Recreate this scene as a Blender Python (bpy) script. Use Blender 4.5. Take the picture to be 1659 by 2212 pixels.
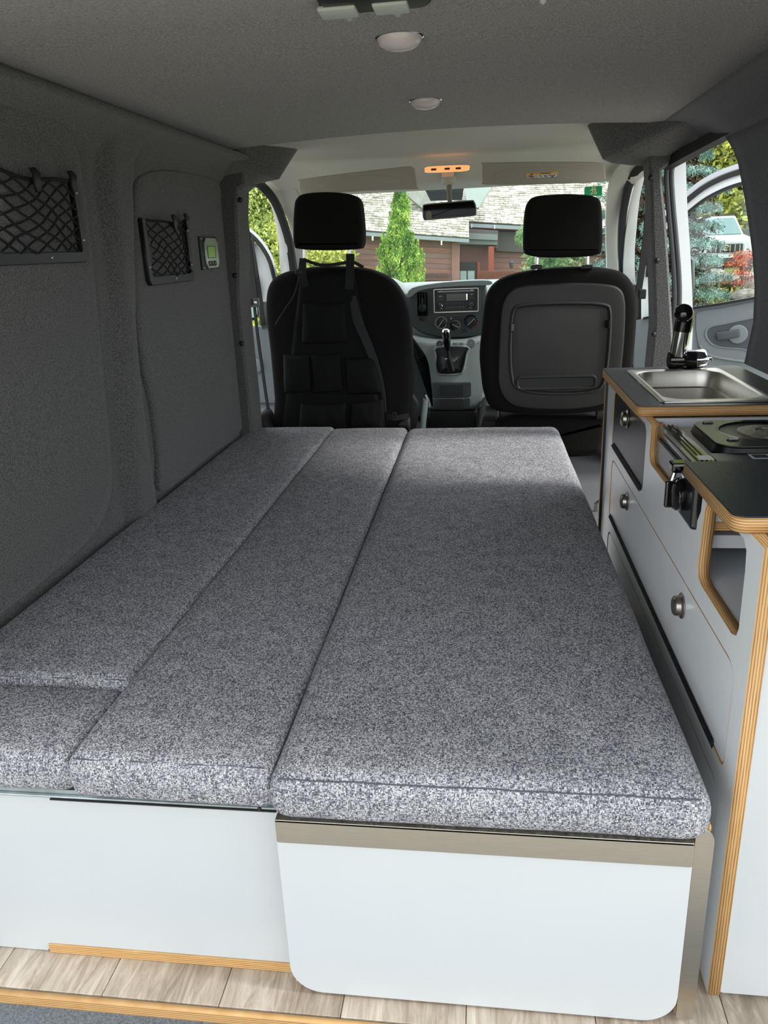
import bpy, bmesh, math, random
import numpy as np
from mathutils import Vector, Matrix
for o in list(bpy.data.objects): bpy.data.objects.remove(o)
SC = bpy.context.scene
COL = SC.collection
random.seed(7); RNG = np.random.default_rng(7)

# ------------------------------------------------------------------ camera
F, YAW, PITCH, ROLL = 1660.0, 0.1403956, 0.3291712, -0.0433257
EYE = Vector((0, 0, 1.0))
def cam_axes():
    cy, sy = math.cos(YAW), math.sin(YAW)
    f = Vector((-sy*math.cos(PITCH), cy*math.cos(PITCH), -math.sin(PITCH)))
    r = Vector((cy, sy, 0)); u = r.cross(f)
    c, s = math.cos(ROLL), math.sin(ROLL)
    return c*r+s*u, -s*r+c*u, f
AR, AU, AF = cam_axes()
cd = bpy.data.cameras.new('camera'); cam = bpy.data.objects.new('camera', cd); COL.objects.link(cam)
cd.sensor_fit = 'HORIZONTAL'; cd.sensor_width = 36; cd.lens = 36*F/1659; cd.clip_start = .02; cd.clip_end = 300
cam.matrix_world = Matrix(((AR.x, AU.x, -AF.x, 0), (AR.y, AU.y, -AF.y, 0), (AR.z, AU.z, -AF.z, 1), (0, 0, 0, 1)))
SC.camera = cam

# ------------------------------------------------------------------ light and exposure
w = bpy.data.worlds.new('overcast_sky'); SC.world = w; w.use_nodes = True
nt = w.node_tree; bg = nt.nodes['Background']
tc = nt.nodes.new('ShaderNodeTexCoord'); sx = nt.nodes.new('ShaderNodeSeparateXYZ'); rp = nt.nodes.new('ShaderNodeValToRGB')
nt.links.new(tc.outputs['Generated'], sx.inputs[0]); nt.links.new(sx.outputs['Z'], rp.inputs[0]); nt.links.new(rp.outputs[0], bg.inputs[0])
rp.color_ramp.elements[0].position = 0.0; rp.color_ramp.elements[0].color = (.80, .86, .92, 1)
rp.color_ramp.elements[1].position = 1.0; rp.color_ramp.elements[1].color = (1.0, 1.03, 1.06, 1)
bg.inputs[1].default_value = 1.75
sd = bpy.data.lights.new('sun', 'SUN'); sun = bpy.data.objects.new('sun', sd); COL.objects.link(sun)
sd.energy = 2.6; sd.angle = math.radians(14); sd.color = (1, .97, .92)
sun.rotation_euler = Vector((.76, -.03, .62)).to_track_quat('Z', 'Y').to_euler()
SC.view_settings.view_transform = 'Standard'; SC.view_settings.look = 'None'
SC.view_settings.exposure = 0.62; SC.view_settings.gamma = 1; SC.view_settings.use_curve_mapping = False

# ------------------------------------------------------------------ helpers
def ray(px, py):
    return ((px-829.5)*AR-(py-1106)*AU+F*AF).normalized()
def at(px, py, x=None, y=None, z=None):
    """point of the photograph on the plane x=, y= or z="""
    r = ray(px, py)
    t = x/r.x if x is not None else (y/r.y if y is not None else (z-1)/r.z)
    return EYE+r*t
def onplane(px, py, p0, n):
    r = ray(px, py); return EYE+r*((Vector(p0)-EYE).dot(n)/r.dot(n))
def lin(c): return tuple(((v/255)/12.92 if v/255 <= .04045 else (((v/255)+.055)/1.055)**2.4) for v in c)+(1,)

class MB:
    def __init__(s): s.v = []; s.f = []
    def add(s, v, f):
        n = len(s.v); s.v += [tuple(p) for p in v]; s.f += [tuple(i+n for i in q) for q in f]; return s
    def box(s, x0, x1, y0, y1, z0, z1):
        v = [(x, y, z) for x in (x0, x1) for y in (y0, y1) for z in (z0, z1)]
        return s.add(v, [(0,1,3,2),(4,6,7,5),(0,4,5,1),(2,3,7,6),(0,2,6,4),(1,5,7,3)])
    def rings(s, rs, cap=True, closed=True):
        n = len(rs[0]); v = [p for r in rs for p in r]; f = []
        for i in range(len(rs)-1):
            for j in range(n if closed else n-1):
                k = (j+1) % n; f.append((i*n+j, i*n+k, (i+1)*n+k, (i+1)*n+j))
        if cap and closed: f += [tuple(range(n))[::-1], tuple((len(rs)-1)*n+j for j in range(n))]
        return s.add(v, f)
    def lathe(s, c, ax, prof, n=20, cap=True):
        ax = Vector(ax).normalized(); a = ax.orthogonal().normalized(); b = ax.cross(a)
        return s.rings([[Vector(c)+ax*h+(a*math.cos(t)+b*math.sin(t))*r for t in [2*math.pi*k/n for k in range(n)]] for r, h in prof], cap)
    def cyl(s, p, q, r, r2=None, n=14):
        p, q = Vector(p), Vector(q); L = (q-p).length
        return s.lathe(p, q-p, [(r, 0), (r if r2 is None else r2, L)], n)
    def tube(s, pts, r, n=8, up=None):
        pts = [Vector(p) for p in pts]; rs = []
        for i, p in enumerate(pts):
            T = (pts[min(i+1, len(pts)-1)]-pts[max(i-1, 0)]).normalized()
            a = (T.cross(Vector(up)) if up else T.orthogonal()).normalized()
            if not up and i and a.dot(pa) < 0: a = -a
            if not up and i: a = (pa-T*pa.dot(T)).normalized()
            pa = a; b = T.cross(a)
            rr = r[i] if isinstance(r, (list, tuple)) else r
            rs.append([p+(a*math.cos(t)+b*math.sin(t))*rr for t in [2*math.pi*k/n for k in range(n)]])
        return s.rings(rs)
    def strip(s, pts, w, t, nrm):
        """flat bar swept along pts: width w (across), thickness t along nrm"""
        pts = [Vector(p) for p in pts]; N = Vector(nrm).normalized(); rs = []
        for i, p in enumerate(pts):
            T = (pts[min(i+1, len(pts)-1)]-pts[max(i-1, 0)]).normalized(); S = T.cross(N).normalized()
            ww = w[i] if isinstance(w, (list, tuple)) else w
            rs.append([p+S*ww/2+N*t/2, p+S*ww/2-N*t/2, p-S*ww/2-N*t/2, p-S*ww/2+N*t/2])
        return s.rings(rs)
    def build(s, name, m, parent=None, smooth=False, bevel=0, seg=2, edge=None, sub=0):
        me = bpy.data.meshes.new(name); org = ORG.get(parent, Vector((0, 0, 0))) if parent else Vector((0, 0, 0))
        me.from_pydata([(p[0]-org.x, p[1]-org.y, p[2]-org.z) for p in s.v], [], s.f)
        bm = bmesh.new(); bm.from_mesh(me)
        bmesh.ops.recalc_face_normals(bm, faces=bm.faces)
        if bevel:
            es = [e for e in bm.edges if len(e.link_faces) == 2 and e.calc_face_angle(0) > .5]
            bmesh.ops.bevel(bm, geom=es, offset=bevel, segments=seg, profile=.5, affect='EDGES', clamp_overlap=True)
        bm.to_mesh(me); bm.free()
        return link(name, me, m, parent, smooth, sub, edge)
ORG = {}
def link(name, me, m, parent=None, smooth=False, sub=0, edge=None):
    o = bpy.data.objects.new(name, me); COL.objects.link(o)
    me.materials.append(m)
    if edge:
        ax, em = edge; me.materials.append(em)
        for p in me.polygons:
            if abs(p.normal[ax]) < .6: p.material_index = 1
    if smooth:
        me.shade_smooth()
        for p in me.polygons:
            if p.loop_total > 4: p.use_smooth = False
        try: me.set_sharp_from_angle(angle=math.radians(40))
        except Exception: pass
    if parent: o.parent = parent; ORG[o] = ORG.get(parent, Vector((0, 0, 0)))
    if sub:
        d = o.modifiers.new('sub', 'SUBSURF'); d.levels = d.render_levels = sub
    return o
def tag(o, label=None, cat=None, group=None, kind=None):
    for k, v in (('label', label), ('category', cat), ('group', group), ('kind', kind)):
        if v: o[k] = v
    return o
def thing(name, label, cat, loc=(0, 0, 0), group=None, kind=None):
    o = bpy.data.objects.new(name, None); COL.objects.link(o); o.location = loc; o.empty_display_size = .05
    ORG[o] = Vector(loc); return tag(o, label, cat, group, kind)
def struct(o, label=None): o['kind'] = 'structure'; return tag(o, label)
def smooth_poly(pts, n=6, closed=True):
    """Catmull-Rom through 2-D or 3-D points"""
    P = [Vector(p) for p in pts]; out = []; N = len(P)
    for i in range(N if closed else N-1):
        g = lambda k: P[k % N] if closed else P[max(0, min(N-1, k))]
        a, b, c, d = g(i-1), g(i), g(i+1), g(i+2)
        for j in range(n):
            t = j/n
            out.append(.5*((2*b)+(c-a)*t+(2*a-5*b+4*c-d)*t*t+(3*b-a-3*c+d)*t**3))
    if not closed: out.append(P[-1])
    return out
def inset(P, d):
    """shrink a closed 2-D outline by d"""
    n = len(P); A = sum(P[i].x*P[(i+1) % n].y-P[(i+1) % n].x*P[i].y for i in range(n)); sg = 1 if A > 0 else -1
    out = []
    for i in range(n):
        T = (P[(i+1) % n]-P[i-1]).normalized(); out.append(P[i]+Vector((-T.y, T.x))*d*sg)
    return out
def loft(mb, P2, rings, frame):
    """outline P2 (u,v) through rings [(inset, depth)]; frame(u,v,depth) -> 3-D point"""
    P2 = [Vector(p) for p in P2]
    return mb.rings([[frame(q.x, q.y, d) for q in (inset(P2, i) if i else P2)] for i, d in rings])
def rrect(x0, x1, y0, y1, r, n=5):
    if not isinstance(r, (list, tuple)): r = (r,)*4
    out = []
    for (cx, cy, a0, rr) in ((x1-r[0], y1-r[0], 0, r[0]), (x0+r[1], y1-r[1], 90, r[1]), (x0+r[2], y0+r[2], 180, r[2]), (x1-r[3], y0+r[3], 270, r[3])):
        for k in range(n+1):
            a = math.radians(a0+90*k/n); out.append(Vector((cx+rr*math.cos(a), cy+rr*math.sin(a))))
    return out
AXM = {'x': (lambda u, v, d: (d, u, v), 0), 'y': (lambda u, v, d: (u, d, v), 1), 'z': (lambda u, v, d: (u, v, d), 2)}
def plate(name, loops, axis, d0, d1, m, parent=None, edge=None, bev=0):
    """flat board with holes: loops in the plane, from depth d0 to d1 along axis"""
    cu = bpy.data.curves.new('c', 'CURVE'); cu.dimensions = '2D'; cu.fill_mode = 'BOTH'; cu.extrude = abs(d1-d0)/2-bev
    cu.bevel_depth = bev; cu.bevel_resolution = 1
    if bev: cu.offset = -bev
    for L in loops:
        sp = cu.splines.new('POLY'); sp.points.add(len(L)-1); sp.use_cyclic_u = True
        for k, p in enumerate(L): sp.points[k].co = (p[0], p[1], 0, 1)
    ob = bpy.data.objects.new('c', cu); COL.objects.link(ob)
    me = bpy.data.meshes.new_from_object(ob.evaluated_get(bpy.context.evaluated_depsgraph_get()))
    bpy.data.objects.remove(ob); bpy.data.curves.remove(cu)
    fn, ai = AXM[axis]; mid = (d0+d1)/2; org = ORG.get(parent, Vector((0, 0, 0))) if parent else Vector((0, 0, 0))
    for v in me.vertices:
        c = v.co; v.co = Vector(fn(c.x, c.y, mid+c.z))-org
    bm = bmesh.new(); bm.from_mesh(me); bmesh.ops.remove_doubles(bm, verts=bm.verts, dist=1e-5)
    bmesh.ops.recalc_face_normals(bm, faces=bm.faces); bm.to_mesh(me); bm.free(); me.name = name; me.materials.clear()
    return link(name, me, m, parent, False, 0, (ai, edge) if edge else None)
def text(name, s, size, M, m, parent=None, thick=.0004):
    cu = bpy.data.curves.new('t', 'FONT'); cu.body = s; cu.size = size; cu.extrude = thick; cu.align_x = 'CENTER'; cu.align_y = 'CENTER'; cu.offset = size*.012
    ob = bpy.data.objects.new('t', cu); COL.objects.link(ob)
    me = bpy.data.meshes.new_from_object(ob.evaluated_get(bpy.context.evaluated_depsgraph_get()))
    bpy.data.objects.remove(ob); bpy.data.curves.remove(cu)
    org = ORG.get(parent, Vector((0, 0, 0)))
    me.transform(M); me.transform(Matrix.Translation(-org)); me.materials.clear()
    return link(name, me, m, parent)
def face_y(p, sc=1):    # text frame facing the rear of the van (-y), reading left to right
    return Matrix.Translation(p) @ Matrix.Rotation(math.pi/2, 4, 'X')

# ------------------------------------------------------------------ materials
def mat(name, col, rough=.6, metal=0, noise=0, nscale=60, bump=0, bscale=None, spec=.5, dark=None, coat=0, emit=0, aniso=None, trans=0):
    m = bpy.data.materials.new(name); m.use_nodes = True; nt = m.node_tree; N = nt.nodes; L = nt.links
    b = N['Principled BSDF']; c = lin(col)
    b.inputs['Base Color'].default_value = c; b.inputs['Roughness'].default_value = rough; b.inputs['Metallic'].default_value = metal
    b.inputs['Specular IOR Level'].default_value = spec; b.inputs['Coat Weight'].default_value = coat
    if trans: b.inputs['Transmission Weight'].default_value = trans
    if emit: b.inputs['Emission Color'].default_value = c; b.inputs['Emission Strength'].default_value = emit
    tc = N.new('ShaderNodeTexCoord')
    mp = N.new('ShaderNodeMapping'); L.new(tc.outputs['Object'], mp.inputs[0])
    if aniso: mp.inputs['Scale'].default_value = aniso
    if noise or dark:
        t = N.new('ShaderNodeTexNoise'); t.inputs['Scale'].default_value = nscale; t.inputs['Detail'].default_value = 4; t.inputs['Roughness'].default_value = .65
        L.new(mp.outputs[0], t.inputs['Vector'])
        r = N.new('ShaderNodeValToRGB'); L.new(t.outputs[0], r.inputs[0]); L.new(r.outputs[0], b.inputs['Base Color'])
        d = lin(dark) if dark else tuple(v*(1-noise) for v in c[:3])+(1,); h = c if dark else tuple(min(1, v*(1+noise)) for v in c[:3])+(1,)
        r.color_ramp.elements[0].position = .36; r.color_ramp.elements[0].color = d; r.color_ramp.elements[1].position = .64; r.color_ramp.elements[1].color = h
    if bump:
        t2 = N.new('ShaderNodeTexNoise'); t2.inputs['Scale'].default_value = bscale or nscale; t2.inputs['Detail'].default_value = 3; L.new(mp.outputs[0], t2.inputs['Vector'])
        bp = N.new('ShaderNodeBump'); bp.inputs['Strength'].default_value = bump; bp.inputs['Distance'].default_value = .002
        L.new(t2.outputs[0], bp.inputs['Height']); L.new(bp.outputs[0], b.inputs['Normal'])
    return m
def carpet_mat(name, a, b_, scale=420):
    m = mat(name, a, rough=.95, spec=.12, dark=b_, nscale=scale, bump=.9, bscale=scale*.8)
    bb = m.node_tree.nodes['Principled BSDF']; bb.inputs['Sheen Weight'].default_value = .25; bb.inputs['Sheen Roughness'].default_value = .6
    return m
def fabric_mat():
    m = bpy.data.materials.new('woven_grey_fabric'); m.use_nodes = True; N = m.node_tree.nodes; L = m.node_tree.links
    b = N['Principled BSDF']; b.inputs['Roughness'].default_value = .95; b.inputs['Specular IOR Level'].default_value = .1
    tc = N.new('ShaderNodeTexCoord')
    def cells(scale):
        mp = N.new('ShaderNodeMapping'); mp.inputs['Scale'].default_value = scale; mp.inputs['Location'].default_value = (.37, .21, .13); L.new(tc.outputs['Object'], mp.inputs[0])
        fl = N.new('ShaderNodeVectorMath'); fl.operation = 'FLOOR'; L.new(mp.outputs[0], fl.inputs[0])
        wn = N.new('ShaderNodeTexWhiteNoise'); L.new(fl.outputs[0], wn.inputs[0]); return wn.outputs['Value'], mp
    c1, _ = cells((300, 720, 720)); c2, _ = cells((720, 300, 300))
    ck = N.new('ShaderNodeTexChecker'); ck.inputs['Scale'].default_value = 340; ck.inputs['Color1'].default_value = (1, 1, 1, 1); ck.inputs['Color2'].default_value = (0, 0, 0, 1)
    mq = N.new('ShaderNodeMapping'); mq.inputs['Location'].default_value = (.0013, .0017, .0011); L.new(tc.outputs['Object'], mq.inputs[0]); L.new(mq.outputs[0], ck.inputs[0])
    mx = N.new('ShaderNodeMix'); mx.data_type = 'FLOAT'; L.new(ck.outputs['Fac'], mx.inputs[0]); L.new(c1, mx.inputs[2]); L.new(c2, mx.inputs[3])
    big = N.new('ShaderNodeTexNoise'); big.inputs['Scale'].default_value = 26; big.inputs['Detail'].default_value = 5; L.new(tc.outputs['Object'], big.inputs[0])
    ad = N.new('ShaderNodeMath'); ad.operation = 'MULTIPLY_ADD'; L.new(big.outputs[0], ad.inputs[0]); ad.inputs[1].default_value = .34; ad.inputs[2].default_value = -.17
    sm = N.new('ShaderNodeMath'); L.new(mx.outputs[0], sm.inputs[0]); L.new(ad.outputs[0], sm.inputs[1])
    r = N.new('ShaderNodeValToRGB'); L.new(sm.outputs[0], r.inputs[0]); L.new(r.outputs[0], b.inputs['Base Color'])
    e = r.color_ramp.elements; e[0].position = .05; e[0].color = lin((70, 70, 78)); e[1].position = .98; e[1].color = lin((200, 199, 200))
    k = e.new(.45); k.color = lin((126, 126, 133))
    bp = N.new('ShaderNodeBump'); bp.inputs['Strength'].default_value = .4; bp.inputs['Distance'].default_value = .0010
    L.new(sm.outputs[0], bp.inputs['Height']); L.new(bp.outputs[0], b.inputs['Normal'])
    return m
def ply_mat(ax, pitch=.0017):
    m = bpy.data.materials.new('plywood_edge_'+'xyz'[ax]); m.use_nodes = True; N = m.node_tree.nodes; L = m.node_tree.links
    b = N['Principled BSDF']; b.inputs['Roughness'].default_value = .55
    tc = N.new('ShaderNodeTexCoord'); sp = N.new('ShaderNodeSeparateXYZ'); L.new(tc.outputs['Object'], sp.inputs[0])
    ns = N.new('ShaderNodeTexNoise'); mp = N.new('ShaderNodeMapping'); sc = [28, 28, 28]; sc[ax] = 900; mp.inputs['Scale'].default_value = sc
    L.new(tc.outputs['Object'], mp.inputs[0]); L.new(mp.outputs[0], ns.inputs['Vector']); ns.inputs['Scale'].default_value = 1; ns.inputs['Detail'].default_value = 3
    k = N.new('ShaderNodeMath'); k.operation = 'MULTIPLY'; k.inputs[1].default_value = 1/(2*pitch); L.new(sp.outputs[ax], k.inputs[0])
    fr = N.new('ShaderNodeMath'); fr.operation = 'PINGPONG'; fr.inputs[1].default_value = .5; L.new(k.outputs[0], fr.inputs[0])
    ad = N.new('ShaderNodeMath'); ad.operation = 'MULTIPLY_ADD'; L.new(ns.outputs[0], ad.inputs[0]); ad.inputs[1].default_value = .5; L.new(fr.outputs[0], ad.inputs[2])
    r = N.new('ShaderNodeValToRGB'); L.new(ad.outputs[0], r.inputs[0]); L.new(r.outputs[0], b.inputs['Base Color'])
    e = r.color_ramp.elements; e[0].position = .22; e[0].color = lin((138, 94, 52)); e[1].position = .74; e[1].color = lin((216, 178, 122))
    q = e.new(.46); q.color = lin((190, 144, 88))
    return m
def wood_floor_mat():
    m = bpy.data.materials.new('grey_oak_vinyl'); m.use_nodes = True; N = m.node_tree.nodes; L = m.node_tree.links
    b = N['Principled BSDF']; b.inputs['Roughness'].default_value = .5
    tc = N.new('ShaderNodeTexCoord'); oi = N.new('ShaderNodeObjectInfo'); mp = N.new('ShaderNodeMapping'); mp.inputs['Scale'].default_value = (1, .13, 1)
    cb = N.new('ShaderNodeCombineXYZ'); ml = N.new('ShaderNodeMath'); ml.operation = 'MULTIPLY'; ml.inputs[1].default_value = 9; L.new(oi.outputs['Random'], ml.inputs[0]); L.new(ml.outputs[0], cb.inputs[0]); L.new(ml.outputs[0], cb.inputs[1])
    L.new(tc.outputs['Object'], mp.inputs[0]); L.new(cb.outputs[0], mp.inputs['Location'])
    wv = N.new('ShaderNodeTexNoise'); wv.inputs['Scale'].default_value = 55; wv.inputs['Detail'].default_value = 6; wv.inputs['Roughness'].default_value = .7; wv.inputs['Distortion'].default_value = 1.2; L.new(mp.outputs[0], wv.inputs[0])
    f2 = N.new('ShaderNodeTexNoise'); f2.inputs['Scale'].default_value = 7; L.new(mp.outputs[0], f2.inputs[0])
    ad = N.new('ShaderNodeMath'); ad.operation = 'MULTIPLY_ADD'; L.new(f2.outputs[0], ad.inputs[0]); ad.inputs[1].default_value = .5; L.new(wv.outputs[0], ad.inputs[2])
    r = N.new('ShaderNodeValToRGB'); L.new(ad.outputs[0], r.inputs[0]); L.new(r.outputs[0], b.inputs['Base Color'])
    e = r.color_ramp.elements; e[0].position = .55; e[0].color = lin((134, 120, 104)); e[1].position = .95; e[1].color = lin((200, 190, 176))
    k = e.new(.72); k.color = lin((166, 153, 136))
    return m
def glass_mat(name, tint=(.95, .98, .97), gl=.035):
    m = bpy.data.materials.new(name); m.use_nodes = True; N = m.node_tree.nodes; L = m.node_tree.links; N.clear()
    o = N.new('ShaderNodeOutputMaterial'); t = N.new('ShaderNodeBsdfTransparent'); t.inputs[0].default_value = tint+(1,)
    g = N.new('ShaderNodeBsdfGlossy'); g.inputs['Roughness'].default_value = .02; x = N.new('ShaderNodeMixShader')
    x.inputs[0].default_value = gl
    L.new(t.outputs[0], x.inputs[1]); L.new(g.outputs[0], x.inputs[2]); L.new(x.outputs[0], o.inputs[0]); return m
def leaf_mat(name, a, b_, c_=None, scale=3, rough=.7):
    m = mat(name, a, rough=rough, dark=b_, nscale=scale, spec=.25)
    N = m.node_tree.nodes; r = [n for n in N if n.type == 'VALTORGB'][0]
    if c_: k = r.color_ramp.elements.new(.5); k.color = lin(c_)
    return m
CARPET = carpet_mat('dark_grey_lining_carpet', (106, 105, 103), (50, 50, 50), 300)
CARPETC = carpet_mat('grey_ceiling_carpet', (168, 164, 160), (98, 96, 94), 330)
CARPETB = carpet_mat('blue_grey_sill_carpet', (98, 106, 112), (60, 66, 72), 300)
CARPETF = carpet_mat('charcoal_floor_carpet', (54, 56, 60), (30, 31, 34), 300)
FAB = fabric_mat()
SEAM = mat('seam_thread', (78, 78, 86), rough=.9)
PLY = [ply_mat(0), ply_mat(1), ply_mat(2)]
WHITE = mat('white_laminate', (194, 197, 198), rough=.22, noise=.012, nscale=3, bump=.015, bscale=120, spec=.5)
WHITEF = mat('white_textured_laminate', (238, 240, 241), rough=.2, noise=.02, nscale=4, bump=.12, bscale=150, spec=.55)
INNER = mat('white_board_inside', (212, 214, 218), rough=.5)
STEEL = mat('brushed_stainless', (190, 184, 172), rough=.34, metal=1, noise=.06, nscale=40, aniso=(1, 1, 30))
SINKM = mat('polished_sink_steel', (222, 218, 208), rough=.36, metal=1, noise=.04, nscale=30)
ALU = mat('galvanised_rail', (170, 178, 178), rough=.35, metal=.9, noise=.1, nscale=30)
NICKEL = mat('satin_nickel', (176, 170, 160), rough=.3, metal=1)
CHROME = mat('chrome', (225, 226, 228), rough=.06, metal=1)
TOPB = mat('black_textured_laminate', (44, 48, 51), rough=.36, noise=.1, nscale=300, bump=.25, bscale=260)
TOPG = mat('charcoal_speckled_laminate', (66, 70, 73), rough=.3, noise=.25, nscale=260, bump=.35, bscale=240)
DOORB = mat('black_laminate', (38, 38, 42), rough=.3, bump=.05, bscale=200)
BLACKP = mat('black_plastic', (22, 22, 23), rough=.45, noise=.1, nscale=80)
BLACKG = mat('gloss_black', (12, 12, 13), rough=.08, coat=.6)
NETC = mat('black_elastic_cord', (14, 14, 15), rough=.8)
SEATF = mat('black_seat_fabric', (24, 23, 22), rough=.95, noise=.3, nscale=500, bump=.5, bscale=500, spec=.15)
SEATP = mat('charcoal_seat_plastic', (40, 38, 37), rough=.55, bump=.12, bscale=500)
ORGF = mat('black_nylon', (13, 13, 14), rough=.8, noise=.2, nscale=200, bump=.4, bscale=60, spec=.25)
WEB = mat('black_webbing', (26, 26, 28), rough=.8, noise=.2, nscale=400)
DASHD = mat('charcoal_dash', (62, 68, 69), rough=.6, bump=.1, bscale=600)
DASHL = mat('grey_dash', (132, 142, 141), rough=.6, bump=.1, bscale=600)
DASHM = mat('mid_grey_door_plastic', (122, 128, 131), rough=.6, bump=.1, bscale=600)
DASHK = mat('dark_door_plastic', (74, 79, 83), rough=.55)
HEADL = mat('warm_grey_headliner', (206, 203, 194), rough=.95, noise=.04, nscale=200, spec=.1)
VISOR = mat('grey_visor_vinyl', (176, 168, 156), rough=.7)
PAINT = mat('white_car_paint', (236, 238, 238), rough=.25, coat=.5, noise=.01, nscale=2)
RUBBER = mat('black_rubber', (22, 22, 23), rough=.6)
SEALG = mat('grey_door_seal', (72, 72, 74), rough=.55)
GLASS = glass_mat('window_glass')
BOTTLEG = glass_mat('tinted_glass', (.55, .62, .62))
LAMPM = mat('frosted_lamp_plastic', (226, 214, 212), rough=.25, spec=.6)
WPL = mat('off_white_plastic', (196, 202, 192), rough=.5)

# ------------------------------------------------------------------ the setting: van shell
CX = -.14
def hw(z):
    pts = [(-.1, .765), (.4, .765), (1.0, .76), (1.18, .757), (1.235, .742), (1.27, .71), (1.292, .665), (1.302, .62)]
    for (a, b), (c, d) in zip(pts, pts[1:]):
        if z <= c: return b+(d-b)*(z-a)/(c-a)
    return .62
ZS = [-.05, .2, .35, .5, .65, .8, .95, 1.05, 1.12, 1.17, 1.205, 1.235, 1.255, 1.27, 1.282, 1.292, 1.298, 1.302]
def rib(y, z):       # the carpeted post between the two side panels bulges inwards
    lo = 1.70+.10*max(0, min(1, (z-.45)/.5)); hi = 1.885+.11*max(0, min(1, (z-.75)/.45))
    def ss(t): t = max(0, min(1, t)); return t*t*(3-2*t)
    b = ss((y-lo)/.05)*ss((hi-y)/.05)
    return .028*b
ys = np.concatenate([np.linspace(.74, 1.6, 22), np.linspace(1.62, 2.04, 26), np.linspace(2.07, 2.78, 14)])
g = MB(); n = len(ZS)
g.rings([[(CX-hw(z)+rib(y, z)*(1 if z < 1.2 else max(0, (1.302-z)/.102)), y, z) for z in ZS] for y in ys], closed=False)
o = g.build('wall_left', CARPET, smooth=True); struct(o, 'dark grey carpet-lined left side wall of the van'); WL = o
sm = o.modifiers.new('s', 'SOLIDIFY'); sm.thickness = .01; sm.offset = -1
def wallboard(pts, name='wall_panel'):
    P = smooth_poly([Vector(p) for p in pts], 5); mb = MB(); c = sum(P, Vector((0, 0)))/len(P)
    rs = []
    for i, k, d in ((0, 1, -.004), (0, 1, .010), (.003, 1, .0165), (.009, 1, .020), (.009, .92, .0205), (.009, .8, .021), (.009, .6, .021), (.009, .4, .021), (.009, .2, .021), (.009, .02, .021)):
        rs.append([(CX-hw(c.y+(q.y-c.y)*k)+d, c.x+(q.x-c.x)*k, c.y+(q.y-c.y)*k) for q in inset(P, i)])
    mb.rings(rs)
    return mb.build(name, CARPET, WL, smooth=True)
wallboard([(.78, 1.262), (1.2, 1.268), (1.5, 1.27), (1.62, 1.262), (1.70, 1.235), (1.735, 1.18), (1.735, 1.06), (1.715, .86), (1.695, .70), (1.675, .545), (1.64, .46), (1.55, .412), (1.4, .395), (1.1, .39), (.78, .39)])
wallboard([(2.03, 1.2), (2.18, 1.228), (2.45, 1.236), (2.6, 1.232), (2.665, 1.20), (2.69, 1.10), (2.68, .9), (2.67, .6), (2.67, .40), (2.3, .39), (1.93, .39), (1.925, .5), (1.925, .64), (1.90, .76), (1.91, .92), (1.96, 1.07), (1.985, 1.15)])
# ceiling
g = MB(); xs = np.linspace(CX-.62, CX+.62, 17); yc = [.74, .9, 1.05, 1.13, 1.17, 1.22, 1.4, 1.7, 2.0, 2.3, 2.44, 2.46]
def ceil_z(x, y):
    c = 1-((x-CX)/.62)**2; z = 1.302+.020*c*max(0, min(1, (y-1.2)/1.2))
    if y < 1.17: z -= (1.17-y)*.12
    return z
g.rings([[(x, y, ceil_z(x, y)) for x in xs] for y in yc], closed=False)
o = g.build('ceiling', CARPETC, smooth=True); struct(o, 'grey carpet-lined van ceiling'); m_ = o.modifiers.new('s', 'SOLIDIFY'); m_.thickness = .012; m_.offset = 1
# right wall: rear quarter, edge of the sliding door opening, and the roll above the opening
EDGE = [(0, 1.99), (.6, 1.99), (.695, 1.99), (.8, 1.953), (.9, 1.972), (1.0, 2.04), (1.08, 2.105), (1.146, 2.165), (1.2, 2.215), (1.235, 2.26)]
def yedge(z):
    for (a, b), (c, d) in zip(EDGE, EDGE[1:]):
        if z <= c: return b+(d-b)*(z-a)/(c-a)
    return 2.26
def hwr(z): return hw(z) if z < 1.18 else hw(z)-.0
g = MB()
zz = [.70, .72, .8, .88, .95, 1.02, 1.08, 1.13, 1.17, 1.205, 1.235]
g.rings([[(CX+hw(z), .74+(yedge(z)-.74)*t, z) for z in zz] for t in np.linspace(0, 1, 24)], closed=False)
zt = [1.235, 1.25, 1.26, 1.27, 1.28, 1.292, 1.298, 1.302]
g.rings([[(CX+hw(z)-.0*t, y, z) for z in zt] for y in list(np.linspace(.74, 2.66, 24)) for t in (0,)], closed=False)
o = g.build('wall_right', carpet_mat('blue_black_lining_carpet', (84, 87, 94), (40, 42, 47), 300), smooth=True); struct(o, 'dark carpet-lined right wall beside the sliding door opening')
sm = o.modifiers.new('s', 'SOLIDIFY'); sm.thickness = .03; sm.offset = 1
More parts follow.
